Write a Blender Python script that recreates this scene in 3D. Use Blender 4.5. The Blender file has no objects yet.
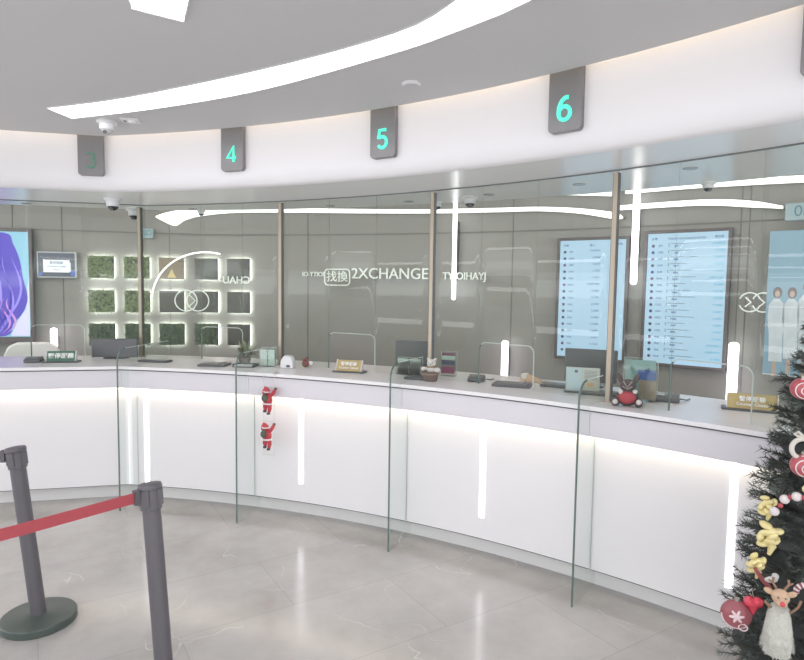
import bpy, bmesh, math, random
from mathutils import Vector, Matrix
random.seed(7)
C = bpy.context.scene.collection
sc = bpy.context.scene
rad = math.radians

# ------------------------------------------------------------------ camera
cam_d = bpy.data.cameras.new('camera'); cam = bpy.data.objects.new('camera', cam_d); C.objects.link(cam)
sc.camera = cam
cam_d.sensor_fit = 'HORIZONTAL'; cam_d.sensor_width = 36.0; cam_d.lens = 600.0 / 804.0 * 36.0
cam_d.clip_start = 0.05; cam_d.clip_end = 200
_p, _r = rad(4.1), rad(0.8)
_f = Vector((0, math.cos(_p), -math.sin(_p))); _x = Vector((1, 0, 0)); _u = _x.cross(_f)
_R = math.cos(_r) * _x + math.sin(_r) * _u; _U = -math.sin(_r) * _x + math.cos(_r) * _u
cam.matrix_world = Matrix(((_R.x, _U.x, -_f.x, 0), (_R.y, _U.y, -_f.y, 0), (_R.z, _U.z, -_f.z, 1.75), (0, 0, 0, 1)))

# ------------------------------------------------------------------ world and exposure
w = bpy.data.worlds.new('ambient_fill'); sc.world = w; w.use_nodes = True  # even ambient fill, added to light the room through its open sides
w.node_tree.nodes['Background'].inputs[0].default_value = (0.95, 0.97, 1.0, 1)
w.node_tree.nodes['Background'].inputs[1].default_value = 2.0
sc.view_settings.view_transform = 'Standard'; sc.view_settings.look = 'None'
sc.view_settings.gamma = 1.0; sc.view_settings.use_curve_mapping = False
sc.view_settings.exposure = 0.37
CEIL_E = 4.5        # ceiling light panels
COVE_E = 7.0
STRIP_E = 3.0

# ------------------------------------------------------------------ materials
def lin(c):
    return tuple(((v / 255.0) / 12.92 if v / 255.0 <= 0.04045 else (((v / 255.0) + 0.055) / 1.055) ** 2.4) for v in c) + (1.0,)
MATS = {}
def M(name, col, rough=0.5, metal=0.0, emit=0.0, ecol=None, var=0.04, scale=8.0, bump=0.0, spec=None, dark=None):
    if name in MATS: return MATS[name]
    m = bpy.data.materials.new(name); m.use_nodes = True; nt = m.node_tree; N = nt.nodes; L = nt.links
    b = N['Principled BSDF']; b.inputs['Roughness'].default_value = rough; b.inputs['Metallic'].default_value = metal
    if spec is not None: b.inputs['Specular IOR Level'].default_value = spec
    c = lin(col)
    tc = N.new('ShaderNodeTexCoord'); no = N.new('ShaderNodeTexNoise'); no.inputs['Scale'].default_value = scale
    no.inputs['Detail'].default_value = 4
    L.new(tc.outputs['Object'], no.inputs['Vector'])
    mx = N.new('ShaderNodeMix'); mx.data_type = 'RGBA'
    d = lin(dark) if dark else tuple(v * (1 - var) for v in c[:3]) + (1,)
    e = tuple(min(1, v * (1 + var)) for v in c[:3]) + (1,)
    mx.inputs['A'].default_value = d; mx.inputs['B'].default_value = e
    L.new(no.outputs['Fac'], mx.inputs['Factor']); L.new(mx.outputs['Result'], b.inputs['Base Color'])
    if bump:
        bp = N.new('ShaderNodeBump'); bp.inputs['Strength'].default_value = bump; bp.inputs['Distance'].default_value = 0.01
        L.new(no.outputs['Fac'], bp.inputs['Height']); L.new(bp.outputs['Normal'], b.inputs['Normal'])
    if emit:
        b.inputs['Emission Color'].default_value = lin(ecol or col); b.inputs['Emission Strength'].default_value = emit
    MATS[name] = m; return m

def glass_mat(name, tint, refl=1.0):
    m = bpy.data.materials.new(name); m.use_nodes = True; nt = m.node_tree; N = nt.nodes; L = nt.links
    for n in list(N): N.remove(n)
    out = N.new('ShaderNodeOutputMaterial'); t = N.new('ShaderNodeBsdfTransparent'); g = N.new('ShaderNodeBsdfGlossy')
    t.inputs[0].default_value = lin(tint); g.inputs['Roughness'].default_value = 0.01
    ge = N.new('ShaderNodeNewGeometry'); dt = N.new('ShaderNodeVectorMath'); dt.operation = 'DOT_PRODUCT'
    L.new(ge.outputs['Normal'], dt.inputs[0]); L.new(ge.outputs['Incoming'], dt.inputs[1])
    def mth(op, a, b=None):
        n = N.new('ShaderNodeMath'); n.operation = op; n.use_clamp = True
        L.new(a, n.inputs[0]) if not isinstance(a, float) else setattr(n.inputs[0], 'default_value', a)
        if b is not None: L.new(b, n.inputs[1]) if not isinstance(b, float) else setattr(n.inputs[1], 'default_value', b)
        return n.outputs[0]
    ab = N.new('ShaderNodeMath'); ab.operation = 'ABSOLUTE'; L.new(dt.outputs['Value'], ab.inputs[0])
    pw_ = mth('POWER', mth('SUBTRACT', 1.0, ab.outputs[0]), 5.0)
    mu_ = mth('ADD', mth('MULTIPLY', pw_, 0.55 * refl), 0.04 * refl)
    class mu: outputs = [mu_]
    mx = N.new('ShaderNodeMixShader'); L.new(mu.outputs[0], mx.inputs[0]); L.new(t.outputs[0], mx.inputs[1]); L.new(g.outputs[0], mx.inputs[2])
    L.new(mx.outputs[0], out.inputs[0]); MATS[name] = m; return m

def floor_mat():
    m = bpy.data.materials.new('grey_marble_tiles'); m.use_nodes = True; nt = m.node_tree; N = nt.nodes; L = nt.links
    b = N['Principled BSDF']; b.inputs['Roughness'].default_value = 0.17; b.inputs['Specular IOR Level'].default_value = 0.6
    tc = N.new('ShaderNodeTexCoord'); mp = N.new('ShaderNodeMapping'); mp.inputs['Rotation'].default_value = (0, 0, rad(-32))
    L.new(tc.outputs['Object'], mp.inputs['Vector'])
    n1 = N.new('ShaderNodeTexNoise'); n1.inputs['Scale'].default_value = 1.6; n1.inputs['Detail'].default_value = 9; n1.inputs['Roughness'].default_value = 0.62
    L.new(mp.outputs[0], n1.inputs['Vector'])
    r1 = N.new('ShaderNodeValToRGB'); r1.color_ramp.elements[0].position = 0.3; r1.color_ramp.elements[1].position = 0.72
    r1.color_ramp.elements[0].color = lin((168, 165, 161)); r1.color_ramp.elements[1].color = lin((196, 193, 190))
    L.new(n1.outputs['Fac'], r1.inputs[0])
    # thin pale veins: warped voronoi cell borders, broken up by a second noise
    n2 = N.new('ShaderNodeTexNoise'); n2.inputs['Scale'].default_value = 1.1; n2.inputs['Detail'].default_value = 5
    L.new(mp.outputs[0], n2.inputs['Vector'])
    va = N.new('ShaderNodeVectorMath'); va.operation = 'MULTIPLY_ADD'; va.inputs[1].default_value = (0.9, 0.9, 0.9)
    L.new(n2.outputs['Color'], va.inputs[0]); L.new(mp.outputs[0], va.inputs[2])
    sx = N.new('ShaderNodeMapping'); sx.inputs['Scale'].default_value = (1.7, 0.55, 1); sx.inputs['Rotation'].default_value = (0, 0, rad(70)); L.new(va.outputs[0], sx.inputs[0])
    vo = N.new('ShaderNodeTexVoronoi'); vo.feature = 'DISTANCE_TO_EDGE'; vo.inputs['Scale'].default_value = 1.3; L.new(sx.outputs[0], vo.inputs['Vector'])
    lt = N.new('ShaderNodeMapRange'); lt.inputs['From Min'].default_value = 0.0; lt.inputs['From Max'].default_value = 0.006; lt.inputs['To Min'].default_value = 1; lt.inputs['To Max'].default_value = 0
    L.new(vo.outputs['Distance'], lt.inputs['Value'])
    n3 = N.new('ShaderNodeTexNoise'); n3.inputs['Scale'].default_value = 2.3; L.new(tc.outputs['Object'], n3.inputs['Vector'])
    gt = N.new('ShaderNodeMapRange'); gt.inputs['From Min'].default_value = 0.52; gt.inputs['From Max'].default_value = 0.72; L.new(n3.outputs['Fac'], gt.inputs['Value'])
    mu = N.new('ShaderNodeMath'); mu.operation = 'MULTIPLY'; L.new(lt.outputs[0], mu.inputs[0]); L.new(gt.outputs[0], mu.inputs[1])
    m1 = N.new('ShaderNodeMix'); m1.data_type = 'RGBA'; m1.inputs['B'].default_value = lin((226, 224, 222))
    L.new(mu.outputs[0], m1.inputs['Factor']); L.new(r1.outputs[0], m1.inputs['A'])
    br = N.new('ShaderNodeTexBrick'); br.offset = 0.5; br.inputs['Scale'].default_value = 1.0; br.inputs['Brick Width'].default_value = 1.2; br.inputs['Row Height'].default_value = 0.6
    br.inputs['Mortar Size'].default_value = 0.003; br.inputs['Color1'].default_value = (1, 1, 1, 1); br.inputs['Color2'].default_value = (0.95, 0.95, 0.95, 1); br.inputs['Mortar'].default_value = (0.84, 0.84, 0.84, 1)
    L.new(mp.outputs[0], br.inputs['Vector'])
    m2 = N.new('ShaderNodeMix'); m2.data_type = 'RGBA'; m2.blend_type = 'MULTIPLY'; m2.inputs['Factor'].default_value = 1
    L.new(m1.outputs['Result'], m2.inputs['A']); L.new(br.outputs['Color'], m2.inputs['B']); L.new(m2.outputs['Result'], b.inputs['Base Color'])
    return m

white = M('white_laminate', (229, 228, 230), 0.35, var=0.01)
apron_m = M('white_apron', (216, 213, 219), 0.35, var=0.01)
top_m = M('white_stone', (232, 230, 232), 0.25, var=0.02, scale=14)
toe_m = M('brushed_white_kick', (224, 223, 222), 0.3, metal=0.0, var=0.02)
slot_m = M('dark_slot', (92, 90, 94), 0.6)
ceil_m = M('ceiling_paint', (206, 205, 206), 0.7, var=0.01, scale=3)
fascia_m = M('fascia_paint', (229, 227, 229), 0.45, var=0.01)
soffit_m = M('glossy_soffit', (246, 247, 248), 0.22, var=0.01, spec=0.35)
wallg = M('grey_wall_panel', (150, 149, 145), 0.4, var=0.03, scale=2)
wallj = M('wall_joint', (128, 127, 124), 0.7)
metal_m = M('bronze_metal', (170, 158, 142), 0.35, metal=0.5)
track_m = M('dark_metal_track', (112, 114, 114), 0.4, metal=0.3)
lightp = M('ceiling_light_panel', (250, 248, 252), 0.5, emit=CEIL_E, ecol=(250, 247, 252))
cove_m = M('warm_cove_led', (255, 244, 230), 0.5, emit=COVE_E, ecol=(255, 238, 212))
strip_m = M('white_led_and_reflection', (255, 252, 255), 0.5, emit=STRIP_E, ecol=(253, 250, 255))
line_m = M('reflection_glow', (250, 250, 250), 0.5, emit=1.0, ecol=(250, 250, 248))  # glow of the light reflections that are built as lines
blackp = M('charcoal_plastic', (93, 90, 95), 0.4, var=0.03)
blackm = M('dark_base', (76, 86, 82), 0.35, var=0.03)
red_belt = M('red_webbing', (172, 74, 82), 0.7, var=0.08, scale=60)
white_p = M('white_plastic', (226, 226, 228), 0.35)
dgrey = M('dark_grey_plastic', (96, 98, 100), 0.35)
dome_m = M('smoked_dome', (66, 66, 68), 0.12)
glass_f = glass_mat('clear_glass', (251, 253, 252), 1.0)
glass_w = glass_mat('partition_glass', (250, 252, 250), 0.7)
edge_m = M('glass_edge_green', (100, 118, 112), 0.2)
edge_l = M('glass_edge_pale', (196, 206, 202), 0.2)
sign_m = M('grey_sign_metal', (136, 134, 135), 0.35, metal=0.35, var=0.03)
digit_on = M('lit_cyan_digit', (90, 190, 165), 0.4, emit=0.7, ecol=(70, 232, 200))
digit_off = M('unlit_green_digit', (104, 150, 130), 0.4)
gold = M('gold_plaque', (190, 170, 120), 0.35, metal=0.3, var=0.12, scale=20)
greenp = M('green_plaque', (84, 122, 104), 0.4)
print_w = M('white_print', (240, 240, 238), 0.5)
paper = M('pale_paper', (206, 216, 212), 0.6)

# ------------------------------------------------------------------ geometry helpers
CX, CY = -3.0, -1.87
TN = Vector((-0.218, 0.976)).normalized(); TT = Vector((0.976, 0.218)).normalized()
AN = math.degrees(math.atan2(TN.x, TN.y))
def pol(R, a): return (CX + R * math.sin(rad(a)), CY + R * math.cos(rad(a)))
def corner(R): return AN + math.degrees(math.acos(1 - 0.38 / R))
def lft(D, s): return (CX + D * TN.x + s * TT.x, CY + D * TN.y + s * TT.y)
def curve(Rf, a1=60.0, left=3.2, n=48, a0=None):
    """plan points: straight part to the left of the corner, then the arc (Rf: radius as a function of the angle)"""
    if not callable(Rf):
        r_ = Rf; Rf = lambda a: r_
    ac = 7.0
    for _ in range(4): ac = corner(Rf(ac))
    R0 = Rf(ac); sc_ = math.sqrt(R0 * R0 - (R0 - 0.38) ** 2)
    pts = []
    if a0 is None:
        if left:
            for i in range(6): pts.append(lft(R0 - 0.38, sc_ - left + left * i / 6.0))
        st = ac
    else: st = a0
    for i in range(n + 1):
        a = st + (a1 - st) * i / n; pts.append(pol(Rf(a), a))
    return pts
RE = lambda a: 6.29 - 0.006 * (a - 12)          # ceiling edge
RFa = lambda a: RE(a) + 0.11                     # fascia face
RS = lambda a: RE(a) + 0.18                      # soffit front edge
RG = lambda a: 7.21 - 0.0128 * (a - 5.5)         # glazing line
def off(f, d): return lambda a: f(a) + d

class MB:
    def __init__(s): s.b = bmesh.new()
    def box(s, c, d, rz=0, rx=0, ry=0):
        m = Matrix.Translation(c) @ Matrix.Rotation(rz, 4, 'Z') @ Matrix.Rotation(rx, 4, 'X') @ Matrix.Rotation(ry, 4, 'Y') @ Matrix.Diagonal((d[0], d[1], d[2], 1))
        bmesh.ops.create_cube(s.b, size=1, matrix=m); return s
    def cyl(s, p0, p1, r0, r1=None, n=20):
        p0, p1 = Vector(p0), Vector(p1); v = p1 - p0; r1 = r0 if r1 is None else r1
        m = Matrix.Translation((p0 + p1) / 2) @ v.to_track_quat('Z', 'Y').to_matrix().to_4x4()
        bmesh.ops.create_cone(s.b, cap_ends=True, segments=n, radius1=r0, radius2=max(r1, 1e-5), depth=v.length, matrix=m); return s
    def sph(s, c, r, d=(1, 1, 1), n=20, rz=0, rx=0, ry=0):
        m = Matrix.Translation(c) @ Matrix.Rotation(rz, 4, 'Z') @ Matrix.Rotation(rx, 4, 'X') @ Matrix.Rotation(ry, 4, 'Y') @ Matrix.Diagonal((d[0], d[1], d[2], 1))
        bmesh.ops.create_uvsphere(s.b, u_segments=n, v_segments=max(6, n // 2), radius=r, matrix=m); return s
    def lathe(s, prof, c=(0, 0, 0), n=32):
        rings = []
        for r, z in prof:
            rings.append([s.b.verts.new((c[0] + r * math.cos(2 * math.pi * i / n), c[1] + r * math.sin(2 * math.pi * i / n), c[2] + z)) for i in range(n)])
        for a, b in zip(rings, rings[1:]):
            for i in range(n): s.b.faces.new((a[i], a[(i + 1) % n], b[(i + 1) % n], b[i]))
        s.b.faces.new(rings[0][::-1]); s.b.faces.new(rings[-1]); return s
    def tube(s, pts, r, n=8, closed=False):
        pts = [Vector(p) for p in pts]; rings = []; k = len(pts)
        for i, p in enumerate(pts):
            a = pts[(i - 1) % k] if (closed or i) else p; b = pts[(i + 1) % k] if (closed or i < k - 1) else p
            t = (b - a).normalized(); u = t.orthogonal() if not rings else (pu - t * pu.dot(t)); u.normalize(); pu = u
            v = t.cross(u); rr = r[i] if isinstance(r, (list, tuple)) else r
            rings.append([s.b.verts.new(p + rr * (math.cos(2 * math.pi * j / n) * u + math.sin(2 * math.pi * j / n) * v)) for j in range(n)])
        for i in range(k if closed else k - 1):
            a, b = rings[i], rings[(i + 1) % k]
            for j in range(n): s.b.faces.new((a[j], a[(j + 1) % n], b[(j + 1) % n], b[j]))
        if not closed: s.b.faces.new(rings[0][::-1]); s.b.faces.new(rings[-1])
        return s
    def loft(s, rows, close=False):
        """rows: list of polylines with the same number of points"""
        V = [[s.b.verts.new(p) for p in r] for r in rows]
        k = len(V)
        for i in range(k if close else k - 1):
            a, b = V[i], V[(i + 1) % k]
            for j in range(len(a) - 1): s.b.faces.new((a[j], a[j + 1], b[j + 1], b[j]))
        if close and k > 2:
            s.b.faces.new([r[0] for r in V]); s.b.faces.new([r[-1] for r in V][::-1])
        return s
    def prism(s, pts, y0, y1, axes='xz'):
        """outline in a plane, extruded along the third axis"""
        def mk(p, t):
            if axes == 'xz': return (p[0], t, p[1])
            if axes == 'xy': return (p[0], p[1], t)
            return (t, p[0], p[1])
        a = [s.b.verts.new(mk(p, y0)) for p in pts]; b = [s.b.verts.new(mk(p, y1)) for p in pts]
        s.b.faces.new(a); s.b.faces.new(b[::-1]); n = len(pts)
        for i in range(n): s.b.faces.new((a[i], b[i], b[(i + 1) % n], a[(i + 1) % n]))
        return s
    def text(s, body, size, mtx, ext=0.001, mirror=False, align='CENTER', sx=1.0, bold=0.0):
        cu = bpy.data.curves.new('lettering', 'FONT'); cu.body = body; cu.size = size; cu.extrude = ext; cu.align_x = align; cu.align_y = 'CENTER'
        cu.resolution_u = 3; cu.offset = bold
        ob = bpy.data.objects.new('lettering', cu); C.objects.link(ob)
        bpy.context.view_layer.update()
        me = bpy.data.meshes.new_from_object(ob.evaluated_get(bpy.context.evaluated_depsgraph_get()))
        me.transform(Matrix.Diagonal((-sx if mirror else sx, 1, 1, 1))); me.transform(mtx)
        s.b.from_mesh(me); bpy.data.objects.remove(ob); bpy.data.curves.remove(cu); bpy.data.meshes.remove(me); return s
    def build(s, name, mat, parent=None, smooth=False, bevel=0.0, loc=None, fixn=True):
        if fixn: bmesh.ops.recalc_face_normals(s.b, faces=s.b.faces)
        me = bpy.data.meshes.new(name)
        if loc is not None: bmesh.ops.translate(s.b, verts=s.b.verts, vec=-Vector(loc))
        s.b.to_mesh(me); s.b.free(); me.materials.append(mat)
        if smooth:
            for p in me.polygons: p.use_smooth = True
            me.set_sharp_from_angle(angle=rad(40))
        o = bpy.data.objects.new(name, me); C.objects.link(o)
        if parent is not None: o.parent = parent
        elif loc is not None: o.location = loc
        if bevel:
            b = o.modifiers.new('bevel', 'BEVEL'); b.width = bevel; b.segments = 2; b.limit_method = 'ANGLE'
        return o
FRONT = Matrix.Rotation(rad(90), 4, 'X')     # letters standing up and facing -y
def fr(x, y, z, rx=90): return Matrix.Translation((x, y, z)) @ Matrix.Rotation(rad(rx), 4, 'X')

def tag(o, label, cat, group=None, kind=None):
    if label: o['label'] = label
    if cat: o['category'] = cat
    if group: o['group'] = group
    if kind: o['kind'] = kind
    return o
def struct(o): o['kind'] = 'structure'; return o
def root(name, label, cat, loc=(0, 0, 0), rz=0.0, group=None):
    o = bpy.data.objects.new(name, None); C.objects.link(o); o.empty_display_size = 0.1
    o.location = loc; o.rotation_euler = (0, 0, rz); return tag(o, label, cat, group)
def proot(name, label, cat, R, a, z, group=None, turn=0.0):
    x, y = pol(R, a); return root(name, label, cat, (x, y, z), rad(-a + turn), group)
LRZ = rad(-AN)
def dup(o, loc, rz, label=None):
    r = o.copy(); C.objects.link(r); r.location = loc; r.rotation_euler = (0, 0, rz)
    if label: r['label'] = label
    def rec(src, dst):
        for ch in list(src.children):
            c = ch.copy(); C.objects.link(c); c.parent = dst; rec(ch, c)
    rec(o, r); return r
def ring3(pts, z): return [(x, y, z) for x, y in pts]
def catmull(P, k=8):
    out = []; P = [Vector(p) for p in P]
    for i in range(len(P) - 1):
        p0 = P[max(0, i - 1)]; p1 = P[i]; p2 = P[i + 1]; p3 = P[min(len(P) - 1, i + 2)]
        for j in range(k):
            t = j / k
            out.append(0.5 * ((2 * p1) + (p2 - p0) * t + (2 * p0 - 5 * p1 + 4 * p2 - p3) * t * t + (3 * p1 - p0 - 3 * p2 + p3) * t ** 3))
    out.append(P[-1]); return out

# ================================================================== SETTING
m = MB(); m.box((-0.5, 2.2, -0.05), (13, 13, 0.1)); struct(m.build('floor', floor_mat()))
# main ceiling with the curved edge
ZC = 2.80
e = curve(RE, 82, 4.0, 60)
m = MB(); far = [(x, -4.3) for x, y in e]
m.loft([ring3(e, ZC), ring3(far, ZC), ring3(far, ZC + 0.06), ring3(e, ZC + 0.06)], close=True)
struct(m.build('ceiling', ceil_m))
# curved fascia
ar = []
for i in range(7):
    t = i / 6 * math.pi / 2; ar.append((0.07 * (1 - math.cos(t)), 2.57 - 0.14 * math.sin(t)))
rows = [ring3(curve(off(RFa, 0), 82, 4.0, 60), 3.02), ring3(curve(RFa, 82, 4.0, 60), 2.57)]
for d, z in ar[1:]: rows.append(ring3(curve(off(RFa, d), 82, 4.0, 60), z))
m = MB(); m.loft(rows); o = m.build('wall_fascia', fascia_m, smooth=True); struct(o)
# cove lid and its hidden light line
m = MB(); m.loft([ring3(curve(off(RE, -0.10), 82, 4.0, 60), 2.86), ring3(curve(off(RE, -0.10), 82, 4.0, 60), 3.02), ring3(curve(RFa, 82, 4.0, 60), 3.02)])
struct(m.build('trim_1', ceil_m))
m = MB(); m.loft([ring3(curve(off(RE, -0.08), 82, 4.0, 60), 2.865), ring3(curve(off(RE, -0.03), 82, 4.0, 60), 2.865), ring3(curve(off(RE, -0.03), 82, 4.0, 60), 2.875), ring3(curve(off(RE, -0.08), 82, 4.0, 60), 2.875)], close=True)
tag(m.build('cove_light', cove_m), 'warm hidden light line along the top of the curved white bulkhead', 'light')
# soffit, upstand and upper ceiling of the staff side
RB = 7.55; ZW = 2.80
m = MB(); s0 = curve(off(RFa, 0.07), 82, 4.0, 60); s1 = curve(RB, 82, 4.0, 60); s2 = curve(9.3, 82, 4.0, 60)
m.loft([ring3(s0, 2.43), ring3(s1, 2.43), ring3(s1, 2.50)]); struct(m.build('ceiling_staff', soffit_m))
m = MB(); m.loft([ring3(s1, ZW + 0.1), ring3(s2, ZW + 0.1)]); struct(m.build('ceiling_upper', ceil_m))
m = MB(); ca = curve(RB + 0.03, 82, 4.0, 60); cb = curve(RB + 0.08, 82, 4.0, 60)
m.loft([ring3(ca, 2.50), ring3(cb, 2.50), ring3(cb, 2.51), ring3(ca, 2.51)], close=True)
tag(m.build('cove_light', M('beige_cove_led', (255, 232, 205), emit=8.0, ecol=(255, 232, 204))), 'warm light line washing the top of the grey wall behind the counter', 'light')
# glazing track line
m = MB(); ta = curve(off(RG, -0.006), 60, 4.0, 60); tb = curve(off(RG, 0.006), 60, 4.0, 60)
m.loft([ring3(ta, 2.423), ring3(tb, 2.423), ring3(tb, 2.43), ring3(ta, 2.43)], close=True)
struct(m.build('trim_2', track_m))
# back wall
RW = 9.1
wl = curve(RW, 60, 5.0, 60); wo = curve(RW + 0.1, 60, 5.0, 60)
m = MB(); m.loft([ring3(wl, 0), ring3(wl, 2.9), ring3(wo, 2.9), ring3(wo, 0)], close=True)
struct(m.build('wall_back', wallg))
m = MB()
for a in (39.95, 40.35, 36.0 - 9, 12.0):
    x, y = pol(RW - 0.003, a); m.box((x, y, 1.45), (0.008, 0.006, 2.9), rz=rad(-a))
for s_ in (0.55, 1.05, 2.2):
    x, y = lft(RW - 0.383, s_); m.box((x, y, 1.45), (0.008, 0.006, 2.9), rz=LRZ)
hl = [(x, y, 2.33) for x, y in curve(RW - 0.006, 60, 5.0, 60)]
m.loft([hl, [(x, y, 2.345) for x, y, z in hl]])
struct(m.build('trim_3', wallj))

# ceiling light panels
def flat_light(name, label, up, lo, group=None, z=ZC):
    U = catmull([(x, y, 0) for x, y in up]); Lo = catmull([(x, y, 0) for x, y in lo])
    n = 40
    def samp(P):
        L_ = [0]
        for a, b in zip(P, P[1:]): L_.append(L_[-1] + (b - a).length)
        res = []
        for i in range(n + 1):
            t = L_[-1] * i / n; k = 0
            while k < len(L_) - 2 and L_[k + 1] < t: k += 1
            f = (t - L_[k]) / max(1e-6, L_[k + 1] - L_[k]); res.append(P[k].lerp(P[k + 1], f))
        return res
    U, Lo = samp(U), samp(Lo)
    r_ = root(name, label, 'light', (U[0].x, U[0].y, z)); m = MB()
    m.loft([[(p.x, p.y, z - 0.004) for p in U], [(p.x, p.y, z - 0.004) for p in Lo], [(p.x, p.y, z + 0.0) for p in Lo], [(p.x, p.y, z + 0.0) for p in U]], close=True)
    m.build('diffuser', lightp, r_, loc=r_.location)
    m = MB(); bd = [(p.x, p.y, z - 0.004) for p in U] + [(p.x, p.y, z - 0.004) for p in reversed(Lo)]
    m.tube(bd, 0.004, 6, closed=True); m.build('frame', ceil_m, r_, loc=r_.location)
    return r_
flat_light('curved_ceiling_light', 'long curved white light panel sweeping across the grey ceiling to its pointed left end',
    [(-2.16, 3.70), (-1.55, 3.46), (-0.65, 2.97), (-0.05, 2.56), (0.17, 2.28), (0.42, 1.75), (0.52, 1.1), (0.45, 0.3)],
    [(-2.13, 3.92), (-1.50, 3.68), (-0.78, 3.31), (-0.05, 2.77), (0.22, 2.52), (0.45, 2.26), (0.74, 1.75), (0.86, 1.1), (0.8, 0.3)])
flat_light('ceiling_light', 'short end of a second white ceiling light panel at the upper left',
    [(-1.05, 2.37), (-1.03, 2.31), (-0.99, 2.1), (-0.85, 1.6), (-0.7, 1.1), (-0.7, 0.5)], [(-0.89, 2.48), (-0.81, 2.31), (-0.72, 2.1), (-0.6, 1.6), (-0.45, 1.1), (-0.45, 0.5)])
# unseen fill panels added behind the viewer to brighten the room
flat_light('rear_fill_light', 'added curved fill panel on the ceiling, unseen behind the viewer on the left', [(-3.6, 1.6), (-3.2, 0.6), (-3.0, -0.6), (-3.0, -1.8)], [(-3.2, 1.6), (-2.8, 0.6), (-2.6, -0.6), (-2.6, -1.8)])
flat_light('rear_fill_light', 'added curved fill panel on the ceiling, unseen behind the viewer on the right', [(-0.6, -0.6), (0.0, -1.0), (0.8, -1.4), (1.6, -1.6)], [(-0.5, -1.0), (0.1, -1.4), (0.9, -1.8), (1.6, -2.0)])

# ================================================================== COUNTER
RA, RP, RT = 6.60, 6.69, 6.77
fins = [None, 16.3, 27.1, 38.0, 48.9, 60.0]
descr = ['straight white counter unit at the far left, under the green plaque', 'white counter unit right of the corner, under the counter number 4 glass',
         'white counter unit with the two climbing toy Santas hung in front', 'white counter unit between the two middle glass fins, under the brown teddy pot',
         'long white counter unit at the right, partly behind the Christmas tree', 'white counter unit past the Christmas tree at the right edge']
ledang = [None, 8.25, 19.7, 31.9, 44.2, 55.0]
def seg(R, i, g=0.0):
    if i == 0:
        sc_ = math.sqrt(R * R - (R - 0.38) ** 2)
        return [lft(R - 0.38, sc_ - 3.2 + (3.2) * k / 6) for k in range(7)]
    a0 = corner(R) if i == 1 else fins[i - 1]
    a1 = fins[i]; return [pol(R, a0 + g + (a1 - a0 - 2 * g) * k / 14) for k in range(15)]
for i in range(6):
    p0 = seg(RA, i)[0]; r_ = root('counter_unit', descr[i], 'counter', (p0[0], p0[1], 0), 0, 'units of the curved counter')
    g = 0.012
    def slab(name, Ra, Rb, z0, z1, mt, gg=g):
        m = MB(); a = seg(Ra, i, gg); b = seg(Rb, i, gg)
        m.loft([ring3(a, z0), ring3(b, z0), ring3(b, z1), ring3(a, z1)], close=True); return m.build(name, mt, r_, loc=r_.location)
    slab('apron', RA, RA + 0.40, 0.925, 1.065, apron_m)
    slab('front_panel', RP, RP + 0.02, 0.12, 0.925, white)
    slab('toe_kick', RT, RT + 0.02, 0.0, 0.12, toe_m, 0)
    slab('under_light', RP - 0.05, RP - 0.03, 0.917, 0.925, cove_m)
    slab('panel_base', RP + 0.0, RT, 0.115, 0.12, slot_m)
    if ledang[i]:
        a = ledang[i]; z0 = 0.26 if i > 1 else 0.12
        m = MB(); da = 0.14; 
        q = [pol(RP - 0.004, a - da), pol(RP - 0.004, a + da)]; q2 = [pol(RP, a - da), pol(RP, a + da)]
        m.loft([ring3(q, z0), ring3(q, 0.917), ring3(q2, 0.917), ring3(q2, z0)], close=True)
        m.build('light_strip', strip_m, r_, loc=r_.location)
x0, y0 = pol(6.9, 30)
r_ = root('worktop', 'long white stone worktop running along the curved counter', 'worktop', (x0, y0, 1.065))
m = MB(); a = curve(RA - 0.02, 60, 3.2, 60); b = curve(7.36, 60, 3.2, 60)
m.loft([ring3(a, 1.076), ring3(b, 1.076), ring3(b, 1.10), ring3(a, 1.10)], close=True); m.build('stone_top', top_m, r_, loc=r_.location, bevel=0.002)
m = MB(); a = curve(RA + 0.004, 60, 3.2, 60); b = curve(7.2, 60, 3.2, 60)
m.loft([ring3(a, 1.0652), ring3(b, 1.0652), ring3(b, 1.076), ring3(a, 1.076)], close=True); m.build('shadow_gap', slot_m, r_, loc=r_.location)

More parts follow.
